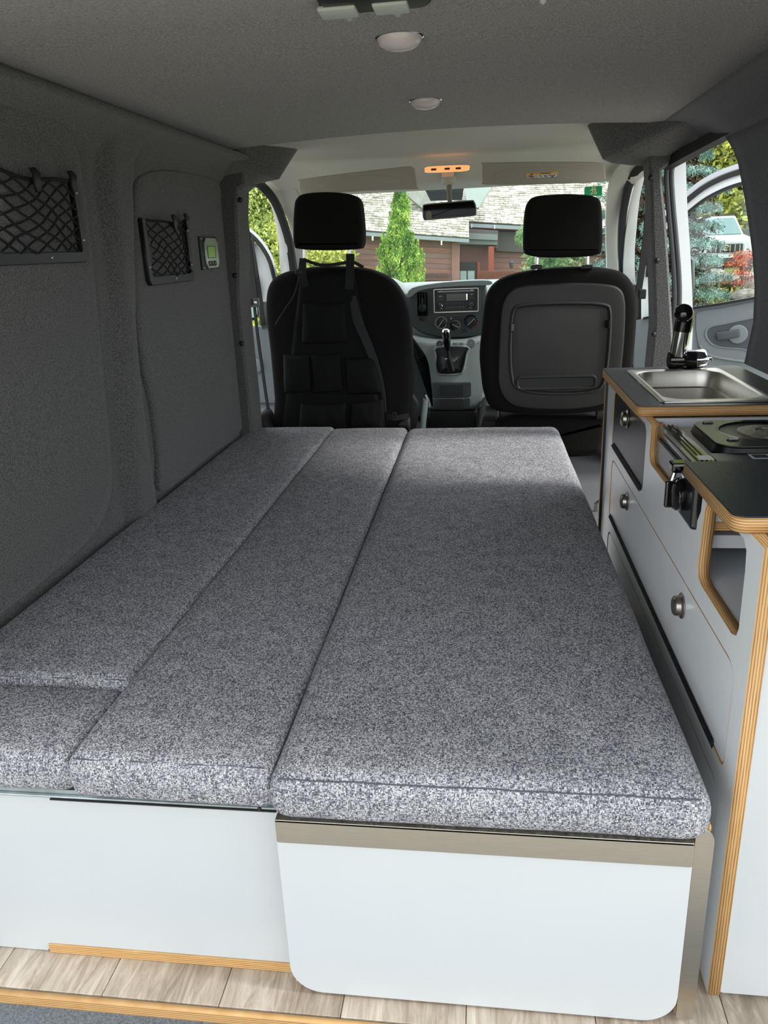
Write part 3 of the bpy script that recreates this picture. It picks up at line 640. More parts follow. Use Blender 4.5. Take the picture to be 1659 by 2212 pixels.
# ------------------------------------------------------------------ left wall fittings
NX = CX-.76+.0215
def net_pocket(y0, y1, z0, z1, label, seed, openleft=False):
    t = thing('net_pocket', label, 'net pocket', (NX, (y0+y1)/2, z0), 'net pockets on the left wall')
    fr = .022
    outer = rrect(y0, y1, z0, z1+.02, (.001, .001, .016, .016) , 5)
    U = [(y0, z1), (y0, z0+.012), (y0+.012, z0), (y1-.012, z0), (y1, z0+.012), (y1, z1), (y1-fr, z1), (y1-fr, z0+fr+.006), (y1-fr-.004, z0+fr), (y0+fr+.004, z0+fr), (y0+fr, z0+fr+.006), (y0+fr, z1)]
    plate('frame', [U], 'x', NX+.0005, NX+.013, BLACKP, t, bev=.0015)
    rs = random.Random(seed); W_, H_ = y1-y0-2*fr, z1-z0-fr
    def P(u, v):
        sag = .012*math.sin(math.pi*u)*v; k = math.sin(math.pi*u)*.5+.5
        return (NX+.011+.022*math.sin(math.pi*u)*(.3+.7*v)+.004*math.sin(u*9+v*5+seed), y0+fr+W_*u+.004*math.sin(7*v+3*u+seed), z0+fr+H_*v-sag+.003*math.sin(9*u+seed))
    mb = MB(); nc = 5
    for k in range(-nc, nc+1):
        for s in (1, -1):
            pts = []
            for q in range(33):
                v = q/32; u = (k/nc+v*1.05) if s > 0 else (k/nc+1.0-v*1.05)
                u += .012*math.sin(v*21+k)
                if 0 <= u <= 1: pts.append(P(u, v))
            if len(pts) > 2: mb.tube(pts, .0023, 5)
    mb.build('net', NETC, t, smooth=True)
    MB().tube([P(k/24, 1.0) for k in range(25)], .0034, 8).build('elastic_cord', NETC, t, smooth=True)
    for u, dz, r_ in ((.40, .0, 0), (.93, -.004, 1)):
        p = Vector(P(u, 1.0))
        MB().strip([p+Vector((.006, 0, .020)), p+Vector((.010, .002, .008)), p+Vector((.010, 0, -.008)), p+Vector((.008, .004, -.022))], [.014, .020, .022, .014], .006, (1, 0, 0)).tube([p+Vector((.008, .008, .018)), p+Vector((.012, .013, .010)), p+Vector((.012, .008, .002))], .002, 6).build('cord_lock', BLACKP, t, smooth=True, bevel=.0015)
    for (a, b) in ((y1-fr/2, z0+.045), (y1-fr/2, z1-.025), ((y0+y1)/2+.02, z0+fr/2), (y0+fr/2, z0+.045)):
        MB().lathe((NX+.0128, a, b), (1, 0, 0), [(.0035, 0), (.003, .0015), (.0005, .002)], 10, False).build('screw', NICKEL, t, smooth=True)
    return t
net_pocket(1.335, 1.680, 1.000, 1.165, 'black net pocket on the left wall at the photo\'s left edge', 2)
net_pocket(1.985, 2.305, .935, 1.100, 'black net pocket on the left wall beside the small display', 5)
Gt = thing('battery_monitor', 'small silver battery monitor with green screen on the left wall', 'gauge', (NX, 2.49, 1.01))
gy0, gy1, gz0, gz1 = 2.405, 2.560, .962, 1.060
plate('back_plate', [rrect(gy0, gy1, gz0, gz1, .003)], 'x', NX+.0002, NX+.006, BLACKP, Gt)
oc = [(gy0+.045, gz0+.004), (gy1-.02, gz0+.004), (gy1-.006, gz0+.02), (gy1-.006, gz1-.02), (gy1-.02, gz1-.004), (gy0+.045, gz1-.004), (gy0+.028, gz1-.02), (gy0+.028, gz0+.02)]
plate('face', [oc], 'x', NX+.006, NX+.010, mat('satin_silver_face', (176, 184, 164), .25, metal=.4), Gt, bev=.0008)
plate('screen', [rrect(gy0+.050, gy1-.038, gz0+.036, gz0+.068, .001, 2)], 'x', NX+.0101, NX+.0106, mat('green_lcd', (120, 148, 62), .2, emit=.15), Gt)
plate('screen_frame', [rrect(gy0+.047, gy1-.035, gz0+.034, gz0+.070, .001, 2), rrect(gy0+.050, gy1-.038, gz0+.036, gz0+.068, .001, 2)], 'x', NX+.0101, NX+.0112, mat('lcd_frame', (60, 72, 40), .4), Gt)
for k in range(3): MB().lathe((NX+.010, gy0+.055+.025*k, gz0+.018), (1, 0, 0), [(.008, 0), (.008, .003), (.005, .0045), (.001, .0045)], 14, False).build('button', mat('button_grey', (90, 94, 90), .3, metal=.5), Gt, smooth=True)
for a, b in ((gy0+.014, gz0+.006), (gy0+.014, gz1-.006)): MB().lathe((NX+.006, a, b), (1, 0, 0), [(.0035, 0), (.001, .002)], 10, False).build('screw', NICKEL, Gt)

# ceiling lamps and latch bracket
def dome(px, py, label):
    p = at(px, py, z=1.303); z = ceil_z(p.x, p.y)
    t = thing('dome_light', label, 'ceiling light', (p.x, p.y, z), 'round ceiling lights')
    MB().lathe((p.x, p.y, z+.003), (0, 0, -1), [(.0375, 0), (.0375, .004), (.0355, .005)], 32).build('trim_ring', CHROME, t, smooth=True)
    MB().lathe((p.x, p.y, z-.001), (0, 0, -1), [(.0345, 0), (.0345, .002), (.031, .009), (.022, .0145), (.010, .017), (.0005, .0175)], 32, False).build('lens', LAMPM, t, smooth=True)
dome(863, 82, 'frosted round ceiling light nearest the tailgate'); dome(919, 229, 'frosted round ceiling light nearest the cab')
p = at(805, 18, z=1.297)
t = thing('tailgate_catch', 'black ceiling catch plate with white plastic hooks at the top edge', 'catch', (p.x, p.y, 1.30))
bx = rrect(p.x-.062, p.x+.078, p.y-.15, p.y-.004, .02)
mb = MB(); loft(mb, bx, [(0, 1.300), (0, 1.294), (.004, 1.291)], AXM['z'][0]); mb.build('plate', BLACKP, t, smooth=True)
mb = MB(); loft(mb, rrect(p.x-.055, p.x+.06, p.y-.16, p.y-.040, .02), [(0, 1.290), (0, 1.286), (.005, 1.283)], AXM['z'][0]); mb.build('housing', BLACKP, t, smooth=True)
for dx, w_ in ((-.036, .024), (.030, .022)): MB().box(p.x+dx-w_, p.x+dx+w_, p.y-.075, p.y-.034, 1.279, 1.2855).build('white_insert', WPL, t, smooth=True, bevel=.003, seg=2)
for dx in (-.028, .034): MB().tube([(p.x+dx, p.y-.048, 1.286), (p.x+dx+.001, p.y-.026, 1.284), (p.x+dx+.001, p.y-.012, 1.290)], [.006, .006, .004], 10).build('hook', WPL, t, smooth=True)
p = at(1173, 2, z=1.295); tag(MB().lathe((p.x, p.y, 1.299), (0, 0, -1), [(.006, 0), (.004, .006), (.001, .008)], 12).build('ceiling_clip', WPL, smooth=True), 'tiny white plastic clip on the ceiling at the top edge', 'clip')

# ------------------------------------------------------------------ front seats
def pxl(pts, yf):
    out = []
    for a, b in pts: p = at(a, b, y=yf); out.append(Vector((p.x, p.z)))
    return out
def padloft(px, yf, y0, depth, r, name, m, par, lean=0, zc=.6, n=4, back=True):
    P = smooth_poly(pxl(px, yf), n); mb = MB()
    f = lambda u, v, d: (u, d+(zc-v)*lean*-1, v)
    rr = [(r, y0), (r*.45, y0+r*.12), (r*.12, y0+r*.45), (0, y0+r), (0, y0+depth-r), (r*.3, y0+depth-r*.3), (r, y0+depth)]
    loft(mb, P, rr, f)
    return mb.build(name, m, par, smooth=True)
# driver seat
D = thing('driver_seat', 'black front seat on the left with fabric organiser strapped to its back', 'car seat', (-.58, 3.1, 0), 'front seats')
padloft([(600, 960), (592, 860), (583, 760), (575, 690), (574, 645), (582, 612), (605, 592), (650, 580), (715, 576), (775, 579), (812, 588), (845, 606), (870, 640), (883, 680), (888, 740), (891, 800), (888, 860), (880, 910), (874, 960), (740, 975)], 2.92, 2.90, .14, .035, 'backrest', SEATF, D)
padloft([(634, 500), (636, 450), (642, 428), (662, 418), (712, 415), (758, 420), (775, 430), (781, 450), (785, 500), (783, 530), (770, 538), (710, 541), (648, 538), (636, 530)], 2.90, 2.88, .10, .018, 'headrest', SEATF, D)
for px_ in (658, 755):
    a = at(px_, 535, y=2.95); b = at(px_+1, 585, y=2.95)
    MB().cyl(b, a, .0062).build('headrest_post', CHROME, D, smooth=True)
padloft([(595, 930), (880, 930), (885, 990), (860, 1030), (620, 1030), (590, 990)], 3.1, 3.0, .5, .05, 'seat_cushion', SEATF, D, n=3)
MB().box(-.84, -.33, 3.02, 3.5, -.05, .12).build('seat_base', SEATP, D, bevel=.02)
MB().lathe(at(872, 915, y=2.93), (1, 0, 0), [(.03, -.02), (.03, .02), (.024, .026)], 16).build('recliner_hinge', SEATP, D, smooth=True)
# organiser on the back of the driver seat
O = thing('seat_organiser', 'black fabric organiser with sagging pockets hung on the left front seat', 'organiser', (-.6, 2.89, .4))
def sheet(px, y, name, par, bul=.006, nx=14, nz=18, seed=1, m=ORGF, th=.004):
    """four px corners TL,TR,BR,BL -> wrinkled cloth panel"""
    import mathutils
    c = [at(a, b, y=y) for a, b in px]; mb = MB(); rows = []
    for j in range(nz+1):
        v = j/nz; r = []
        for i in range(nx+1):
            u = i/nx; p = (c[0]*(1-u)+c[1]*u)*(1-v)+(c[3]*(1-u)+c[2]*u)*v
            k = 16*u*(1-u)*v*(1-v)
            r.append((p.x, y-bul*k**.5-.005*mathutils.noise.noise(Vector((p.x*14+seed, seed, p.z*9)))-.003*mathutils.noise.noise(Vector((p.x*40, seed, p.z*22))), p.z+.006*math.sin(math.pi*u)*(-1 if v < .1 else 0)))
        rows.append(r)
    mb.rings(rows, closed=False); o = mb.build(name, m, par, smooth=True); s = o.modifiers.new('s', 'SOLIDIFY'); s.thickness = th; s.offset = 0; return o
sheet([(650, 590), (765, 585), (832, 940), (608, 940)], 2.889, 'back_sheet', O, .004, 18, 26, 2)
sheet([(655, 655), (745, 652), (752, 740), (652, 742)], 2.880, 'pocket', O, .012, seed=5)
sheet([(612, 765), (668, 765), (672, 845), (615, 850)], 2.880, 'pocket', O, .014, seed=6)
sheet([(672, 765), (735, 762), (742, 845), (675, 850)], 2.879, 'pocket', O, .012, seed=7)
sheet([(745, 775), (812, 765), (824, 850), (750, 852)], 2.878, 'pocket', O, .018, seed=8)
sheet([(650, 872), (748, 870), (748, 940), (645, 940)], 2.876, 'pocket', O, .014, seed=9)
sheet([(758, 870), (828, 862), (832, 940), (756, 940)], 2.876, 'pocket', O, .018, seed=10)
MB().strip(smooth_poly([at(a, b, y=yy) for a, b, yy in ((762, 640, 2.884), (772, 690, 2.878), (795, 745, 2.874), (815, 800, 2.874), (828, 850, 2.878), (832, 890, 2.884))], 4, False), list(np.interp(np.linspace(0, 1, 21), [0, .2, .5, .8, 1], [.022, .036, .030, .014, .008])), .004, (.25, 1, 0)).build('side_flap', mat('grey_nylon_flap', (46, 46, 48), .75, bump=.3, bscale=90), O, smooth=True)
MB().strip(smooth_poly([at(a, b, y=2.875) for a, b in ((655, 560), (690, 572), (725, 571), (760, 566), (785, 578))], 4, False), .011, .004, (0, 1, .2)).build('top_strap', WEB, O, smooth=True)
MB().strip([at(655, 558, y=2.90), at(652, 585, y=2.885), at(660, 620, y=2.87)], .026, .006, (0, 1, 0)).build('left_strap', WEB, O, smooth=True)
MB().strip([at(757, 548, y=2.90), at(756, 575, y=2.885), at(754, 625, y=2.87)], .030, .006, (0, 1, 0)).build('right_strap', WEB, O, smooth=True)
MB().tube(smooth_poly([at(a, b, y=2.870) for a, b in ((652, 575), (640, 590), (646, 600), (634, 640), (618, 665), (602, 690), (595, 702))], 4, False), .0035, 6).build('loose_strap', WEB, O, smooth=True)
MB().box(*(lambda a: (a.x-.012, a.x+.012, 2.862, 2.874, a.z-.008, a.z+.008))(at(645, 588, y=2.87))).build('strap_buckle', BLACKP, O, bevel=.003)
MB().strip([at(835, 900, y=2.885), at(855, 903, y=2.880), at(884, 898, y=2.90)], .020, .004, (0, 1, 0)).build('waist_strap', WEB, O, smooth=True)
bk = at(853, 899, y=2.872); plate('slide_buckle', [rrect(bk.x-.008, bk.x+.008, bk.z-.016, bk.z+.016, .003), rrect(bk.x-.004, bk.x+.004, bk.z-.011, bk.z+.011, .001)], 'y', 2.868, 2.873, BLACKP, O)
# passenger seat
Pp = thing('passenger_seat', 'black front seat on the right with a hard plastic back shell', 'car seat', (.26, 3.1, 0), 'front seats')
padloft([(1038, 800), (1036, 760), (1042, 700), (1048, 650), (1060, 622), (1085, 602), (1130, 588), (1200, 579), (1270, 577), (1320, 581), (1350, 592), (1370, 618), (1377, 660), (1373, 740), (1366, 800), (1352, 845), (1322, 875), (1290, 890), (1200, 896), (1100, 893), (1062, 882), (1045, 850)], 2.92, 2.90, .14, .035, 'backrest', SEATF, Pp)
padloft([(1131, 520), (1133, 470), (1139, 440), (1155, 425), (1200, 420), (1250, 420), (1285, 425), (1298, 440), (1301, 480), (1300, 535), (1288, 551), (1230, 556), (1170, 556), (1138, 550), (1132, 540)], 2.90, 2.88, .10, .018, 'headrest', SEATF, Pp)
for px_ in (1160, 1269):
    a = at(px_, 550, y=2.95); b = at(px_-1, 585, y=2.95)
    MB().cyl(b, a, .0062).build('headrest_post', CHROME, Pp, smooth=True)
    c_ = at(px_-2, 577, y=2.93); MB().box(c_.x-.02, c_.x+.02, 2.90, 2.95, c_.z-.006, c_.z+.008).build('post_guide', BLACKP, Pp, bevel=.004)
shell = smooth_poly(pxl([(1075, 790), (1078, 720), (1083, 665), (1096, 634), (1120, 619), (1170, 613), (1240, 611), (1300, 613), (1335, 621), (1349, 645), (1350, 700), (1344, 780), (1334, 835), (1310, 868), (1260, 882), (1190, 885), (1120, 880), (1090, 862), (1076, 830)], 2.90), 4)
tray = smooth_poly(pxl([(1100, 700), (1106, 668), (1122, 656), (1180, 651), (1260, 650), (1306, 654), (1320, 668), (1320, 720), (1314, 790), (1304, 830), (1282, 847), (1220, 853), (1150, 850), (1112, 838), (1101, 810), (1098, 760)], 2.90), 4)
mb = MB(); f = AXM['y'][0]
loft(mb, shell, [(0, 2.915), (0, 2.898), (.006, 2.890), (.022, 2.887)], f)
sh = mb.build('back_shell', SEATP, Pp, smooth=True)
mb = MB(); mb.rings([[f(q.x, q.y, d) for q in inset(tray, i)] for i, d in ((0, 2.8868), (.002, 2.881), (.007, 2.8785), (.012, 2.882), (.0145, 2.8866))], cap=False)
mb.build('tray_rim', SEATP, sh, smooth=True)
mb = MB(); loft(mb, inset(tray, .015), [(0, 2.887), (0, 2.8848), (.003, 2.8838)], f); mb.build('tray', SEATP, sh, smooth=True)
slot = rrect(at(1116, 820, y=2.885).x, at(1288, 820, y=2.885).x, at(1200, 840, y=2.885).z, at(1200, 812, y=2.885).z, .018)
mb = MB(); mb.rings([[f(q.x, q.y, d) for q in inset(slot, i)] for i, d in ((-.004, 2.8842), (0, 2.878), (.004, 2.878), (.009, 2.8842))], cap=False); mb.build('tray_slot', SEATP, sh, smooth=True)
mb = MB(); loft(mb, inset(slot, .005), [(0, 2.8835), (.003, 2.8832)], f); mb.build('slot_floor', mat('deep_charcoal', (34, 34, 35), .6), sh)
for a, b in ((1107, 707), (1312, 700)):
    q = at(a, b, y=2.884); MB().box(q.x-.007, q.x+.007, 2.878, 2.886, q.z-.014, q.z+.014).build('clip', BLACKG, sh, bevel=.002)
padloft([(1082, 905), (1200, 902), (1295, 903), (1312, 915), (1306, 960), (1292, 985), (1200, 990), (1090, 985), (1078, 960)], 2.95, 2.945, .5, .03, 'seat_base', SEATF, Pp, n=3)
padloft([(1303, 900), (1340, 898), (1345, 940), (1340, 985), (1298, 985)], 3.0, 2.99, .4, .02, 'side_cover', SEATP, Pp, n=3)
padloft([(1040, 900), (1078, 900), (1078, 985), (1035, 985)], 3.0, 2.99, .4, .02, 'side_cover', SEATP, Pp, n=3)
MB().lathe(at(1060, 893, y=2.94), (1, 0, 0), [(.03, -.02), (.03, .02), (.024, .026)], 16).build('recliner_hinge', SEATP, Pp, smooth=True)
MB().lathe(at(1300, 890, y=2.96), (1, 0, 0), [(.028, -.02), (.028, .02), (.02, .026)], 16).build('recliner_hinge', SEATP, Pp, smooth=True)
q = at(1296, 1078, z=.05); t = MB().tube([(q.x-.015, q.y, .002), (q.x-.015, q.y, .03), (q.x, q.y, .045), (q.x+.015, q.y, .03), (q.x+.015, q.y, .002)], .006, 8).build('tie_down_ring', NICKEL, smooth=True)
tag(t, 'small metal tie-down ring on the floor between bed and kitchen cabinet', 'ring')

# seat belts
t = thing('seat_belt', 'black seat belt hanging beside the left door post', 'seat belt', tuple(at(545, 640, y=2.9)), 'seat belts')
MB().strip(smooth_poly([at(a, b, y=yy) for a, b, yy in ((528, 482, 2.90), (536, 540, 2.93), (543, 600, 2.95), (549, 648, 2.95))], 4, False), .040, .003, (.5, 1, 0)).build('upper_webbing', WEB, t, smooth=True)
MB().strip(smooth_poly([at(a, b, y=yy) for a, b, yy in ((549, 655, 2.95), (556, 720, 2.95), (567, 800, 2.95), (577, 870, 2.95), (588, 935, 2.95))], 4, False), .012, .004, (.3, 1, 0)).build('lower_webbing', WEB, t, smooth=True)
q = at(526, 487, y=2.86); MB().box(q.x-.012, q.x+.015, 2.84, 2.88, q.z-.02, q.z+.03).build('upper_anchor', BLACKP, t, bevel=.006)
q = at(550, 652, y=2.94)
plate('tongue', [rrect(q.x-.018, q.x+.018, q.z-.02, q.z+.014, .004), rrect(q.x-.012, q.x+.012, q.z-.006, q.z+.002, .001)], 'y', 2.938, 2.942, CHROME, t)
MB().box(q.x-.022, q.x-.004, 2.932, 2.946, q.z-.012, q.z+.014).build('tongue_grip', BLACKP, t, bevel=.003)
t = thing('seat_belt', 'black seat belt hanging beside the right door post', 'seat belt', tuple(at(1395, 560, y=2.8)), 'seat belts')
MB().strip(smooth_poly([at(a, b, y=yy) for a, b, yy in ((1400, 455, 2.80), (1394, 520, 2.88), (1386, 585, 2.95), (1378, 640, 3.0))], 4, False), .026, .003, (-.4, 1, 0)).build('upper_webbing', WEB, t, smooth=True)
MB().tube([at(a, b, y=2.78) for a, b in ((1407, 470), (1406, 600), (1400, 790), (1398, 850))], .003, 6).build('lower_webbing', WEB, t, smooth=True)
q = at(1401, 447, y=2.76); MB().box(q.x-.012, q.x+.012, 2.74, 2.78, q.z-.02, q.z+.025).build('upper_anchor', BLACKP, t, bevel=.005)
q = at(1388, 632, y=2.95); MB().box(q.x-.014, q.x+.012, 2.94, 2.96, q.z-.022, q.z+.012).build('tongue_grip', BLACKP, t, bevel=.004)
q = at(560, 905, y=2.86)
mb = MB(); loft(mb, smooth_poly(pxl([(542, 940), (543, 905), (560, 890), (574, 893), (583, 912), (590, 945)], 2.88), 3), [(.004, 2.84), (0, 2.85), (0, 2.96), (.004, 2.97)], f)
tag(mb.build('belt_bracket', SEATP, smooth=True), 'dark plastic belt cover on the floor beside the left front seat', 'bracket')

# handbrake and seat-belt buckle between the seats
t = thing('handbrake_lever', 'pale grey handbrake lever standing between the front seats', 'lever', tuple(at(920, 915, y=3.0)))
MB().tube([at(910, 965, y=3.02), at(914, 915, y=3.0), at(920, 862, y=2.98)], [.010, .012, .011], 12).build('grip', mat('pale_grey_plastic', (176, 186, 182), .5), t, smooth=True)
MB().lathe(at(920, 860, y=2.98), (.05, 0, 1), [(.009, 0), (.006, .006), (.005, .012), (.001, .013)], 12).build('release_button', NICKEL, t, smooth=True)
mb = MB(); loft(mb, smooth_poly(pxl([(888, 860), (900, 862), (905, 880), (900, 920), (893, 960), (880, 960)], 3.02), 3), [(.003, 2.99), (0, 2.995), (0, 3.03), (.003, 3.035)], f)
tag(mb.build('seat_belt_buckle', SEATP, smooth=True), 'dark seat belt buckle holder beside the left front seat', 'buckle')

# ------------------------------------------------------------------ dashboard
B = thing('dashboard', 'grey van dashboard with centre console below the windscreen', 'dashboard', (-.14, 3.9, .3))
prof = [(3.60, .42), (3.55, .60), (3.54, .72), (3.57, .790), (3.64, .825), (3.80, .838), (4.14, .832), (4.14, .40)]
mb = MB(); mb.rings([[(x, y+.05*((x-CX)/.8)**2, z) for y, z in prof] for x in np.linspace(-.93, .64, 21)]); mb.build('body', DASHL, B, smooth=True, bevel=.008)
# centre stack
cs = smooth_poly(pxl([(876, 660), (884, 636), (900, 624), (940, 617), (1000, 613), (1042, 612), (1052, 630), (1054, 680), (1052, 722), (1030, 729), (960, 731), (915, 722), (890, 706), (880, 685)], 3.50), 4)
mb = MB(); loft(mb, cs, [(0, 3.60), (0, 3.525), (.006, 3.512), (.02, 3.508)], f); mb.build('centre_stack', DASHD, B, smooth=True)
mb = MB(); top_ = smooth_poly(pxl([(878, 640), (890, 622), (940, 612), (1000, 607), (1056, 606), (1058, 616), (1000, 618), (942, 622), (905, 629), (888, 642)], 3.50), 3)
loft(mb, top_, [(.001, 3.505), (0, 3.51), (0, 3.60)], f); mb.build('stack_hood', DASHL, B, smooth=True)
def pr(x0, y0, x1, y1, y): a = at(x0, y1, y=y); b = at(x1, y0, y=y); return a.x, b.x, a.z, b.z
R_ = thing('car_radio', 'black double-height car radio in the dashboard', 'radio', tuple(at(985, 650, y=3.5)))
a0, a1, a2, a3 = pr(939, 623, 1032, 674, 3.50)
plate('surround', [rrect(a0-.003, a1+.003, a2-.004, a3+.003, .004), rrect(a0, a1, a2, a3, .003)], 'y', 3.497, 3.510, NICKEL, R_)
plate('fascia', [rrect(a0, a1, a2, a3, .003)], 'y', 3.500, 3.52, BLACKP, R_)
def rp_(u0, v0, u1, v1, dep, name, m, r=.001):
    plate(name, [rrect(a0+(a1-a0)*u0, a0+(a1-a0)*u1, a3-(a3-a2)*v1, a3-(a3-a2)*v0, r, 2)], 'y', dep, 3.5005, m, R_)
rp_(.08, .06, .92, .12, 3.4985, 'disc_slot', BLACKG)
rp_(.28, .20, .72, .52, 3.4975, 'display', mat('dark_display', (16, 22, 24), .12), .001)
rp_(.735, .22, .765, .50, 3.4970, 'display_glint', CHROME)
BTN = mat('radio_button', (48, 49, 51), .45)
for u0, v0, u1, v1 in ((.07, .22, .22, .36), (.07, .38, .22, .48), (.79, .18, .93, .32), (.79, .34, .93, .46)): rp_(u0, v0, u1, v1, 3.4965, 'button', BTN)
for k in range(6): rp_(.26+.075*k, .60, .305+.075*k, .68, 3.4965, 'button', BTN)
for k in range(5): rp_(.27+.09*k, .76, .345+.09*k, .88, 3.4965, 'button', BTN)
for u in (.13, .86):
    c_ = Vector((a0+(a1-a0)*u, 3.4995, a3-(a3-a2)*.76)); kk = MB().lathe(c_, (0, -1, 0), [(.0135, 0), (.0135, .003), (.0105, .004)], 22).build('knob_ring', CHROME, R_, smooth=True)
    MB().lathe(c_-Vector((0, .003, 0)), (0, -1, 0), [(.0098, 0), (.0095, .006), (.008, .008), (.001, .008)], 20, False).build('knob', BLACKP, R_, smooth=True)
INKW = mat('print_white', (190, 196, 196), .5)
for u, v, wd in ((.145, .05, .05), (.86, .04, .05), (.14, .28, .07), (.86, .24, .05)): rp_(u-wd/2, v, u+wd/2, v+.02, 3.4962, 'print_mark', INKW, .0003)
# vent
a0v, a1v, a2v, a3v = pr(902, 631, 923, 683, 3.50)
V_ = plate('air_vent', [rrect(a0v, a1v, a2v, a3v, .004)], 'y', 3.503, 3.512, BLACKG, B)
for k in range(3):
    x = a0v+(a1v-a0v)*(.25+.25*k); MB().box(x-.0012, x+.0012, 3.495, 3.503, a2v+.02, a3v-.004).build('vane', SEATP, V_)
MB().lathe(((a0v+a1v)/2, 3.5, a2v+.036), (0, -1, 0), [(.017, 0), (.017, .006), (.013, .008), (.001, .008)], 22, False).build('phone_mount', BLACKP, V_, smooth=True)
MB().box((a0v+a1v)/2-.004, (a0v+a1v)/2+.004, 3.49, 3.5, a2v+.05, a2v+.075).build('mount_arm', BLACKP, V_, bevel=.001)
q = at(912, 690, y=3.5); MB().lathe((q.x, 3.503, q.z+.004), (0, -1, 0), [(.012, 0), (.010, .004), (.002, .005)], 16, False).build('vent_wheel', BLACKP, V_, smooth=True)
# climate knobs
for a, b, r, ang in ((953, 697, .029, 55), (984, 703, .024, -28), (1017, 695, .031, 42)):
    q = at(a, b, y=3.505); kb = MB().lathe((q.x, 3.508, q.z), (0, -1, 0), [(r, 0), (r, .002), (r*.96, .003)], 28).build('climate_dial', BLACKG, B, smooth=True)
    MB().lathe((q.x, 3.504, q.z), (0, -1, 0), [(r*.78, 0), (r*.74, .010), (r*.6, .012), (.001, .012)], 24, False).build('dial_body', BLACKP, kb, smooth=True)
    d = Vector((math.cos(math.radians(ang)), 0, math.sin(math.radians(ang)))); c_ = Vector((q.x, 3.490, q.z))
    MB().strip([c_-d*r*.68, c_+d*r*.68], .007, .008, (0, 1, 0)).build('dial_grip', BLACKP, kb, bevel=.001)
    MB().strip([c_-d*r*.6-Vector((0, .005, 0)), c_+d*r*.66-Vector((0, .005, 0))], .0018, .001, (0, 1, 0)).build('dial_mark', INKW, kb)
q = at(1017, 695, y=3.504)
for a_, m_ in ((200, (60, 80, 170)), (320, (190, 50, 50))):
    MB().tube([(q.x+.0275*math.cos(math.radians(a_+k*12-36)), 3.5045, q.z+.0275*math.sin(math.radians(a_+k*12-36))) for k in range(7)], .0012, 5).build('temperature_mark', mat('dial_colour', m_, .5), B)
a_ = pr(972, 684, 1000, 691, 3.505); MB().box(a_[0], a_[1], 3.500, 3.51, a_[2], a_[3]).build('air_slider', BLACKP, B, bevel=.001)
q = at(975, 687, y=3.5); MB().box(q.x-.006, q.x+.006, 3.492, 3.503, q.z-.007, q.z+.006).build('slider_knob', BLACKG, B, bevel=.001)
a_ = pr(999, 713, 1009, 719, 3.505); MB().box(a_[0], a_[1], 3.503, 3.51, a_[2], a_[3]).build('switch', BLACKP, B, bevel=.001)
# lower console
CO = thing('centre_console', 'grey lower console with gear gaiter and storage slots between the seats', 'console', (-.15, 3.35, .3))
co = smooth_poly(pxl([(884, 730), (900, 733), (940, 738), (1000, 738), (1052, 730), (1062, 760), (1055, 830), (1042, 870), (1022, 884), (935, 884), (926, 868), (923, 830), (915, 780), (898, 752)], 3.40), 4)
co0 = [p for p in co]
gh = smooth_poly(pxl([(944, 752), (1008, 751), (1007, 765), (999, 800), (990, 808), (952, 809), (943, 800), (942, 770)], 3.36), 3)
mb = MB(); loft(mb, co0, [(0, 3.56), (0, 3.40), (.008, 3.385), (.02, 3.38)], f); mb.build('console_body', DASHL, CO, smooth=True)
mb = MB(); mb.rings([[f(q.x, q.y, d) for q in inset(gh, i)] for i, d in ((-.008, 3.379), (-.003, 3.366), (.001, 3.368), (.003, 3.376))], cap=False); mb.build('gaiter_frame', DASHM, CO, smooth=True)
mb = MB(); gc = sum(gh, Vector((0, 0)))/len(gh)
mb.rings([[f(gc.x+(q.x-gc.x)*k*(1+.05*math.sin(j*1.3)), gc.y+(q.y-gc.y)*k-.01*(1-k), d) for j, q in enumerate(gh)] for k, d in ((1, 3.374), (.9, 3.372), (.7, 3.368), (.5, 3.362), (.32, 3.348), (.22, 3.33))], cap=True); mb.build('gaiter', mat('black_gaiter_vinyl', (24, 24, 25), .45, bump=.6, bscale=40), CO, smooth=True)
a_ = pr(934, 826, 1018, 858, 3.36); cf = plate('storage_front', [rrect(a_[0], a_[1], a_[2], a_[3], .004)], 'y', 3.362, 3.382, DASHD, CO, bev=.002)
a_ = pr(950, 832, 1000, 858, 3.35); plate('storage_slot', [rrect(a_[0], a_[1], a_[2], a_[3], .006)], 'y', 3.359, 3.3622, BLACKP, CO)
a_ = pr(936, 860, 1016, 884, 3.35); plate('lower_drawer', [rrect(a_[0], a_[1], a_[2], a_[3], .004)], 'y', 3.355, 3.38, DASHD, CO, bev=.002)
a_ = pr(950, 861, 1002, 882, 3.35); plate('drawer_pull', [rrect(a_[0], a_[1], a_[2], a_[3], .008)], 'y', 3.350, 3.3552, SEATP, CO, bev=.001)
a_ = pr(925, 886, 1030, 930, 3.4); MB().box(a_[0], a_[1], 3.40, 3.55, a_[2]-.25, a_[3]).build('console_foot', BLACKP, CO, bevel=.01)
q = at(950, 743, y=3.378); MB().lathe(q, (0, -1, 0), [(.016, 0), (.014, .004), (.002, .004)], 20, False).build('power_socket_cover', DASHD, CO, smooth=True)
for a in (983, 996): q = at(a, 743, y=3.378); MB().box(q.x-.011, q.x+.011, 3.372, 3.38, q.z-.009, q.z+.007).build('switch', DASHM, CO, bevel=.002)
q = at(1018, 741, y=3.378); MB().lathe(q, (0, -1, 0), [(.019, 0), (.017, .003), (.002, .003)], 20, False).build('power_socket_cover', DASHM, CO, smooth=True)
kn = smooth_poly(pxl([(878, 742), (918, 742), (932, 765), (942, 810), (944, 860), (944, 900), (880, 900)], 3.52), 3)
mb = MB(); loft(mb, kn, [(0, 3.60), (0, 3.53), (.01, 3.52)], f); mb.build('knee_panel', DASHD, B, smooth=True)
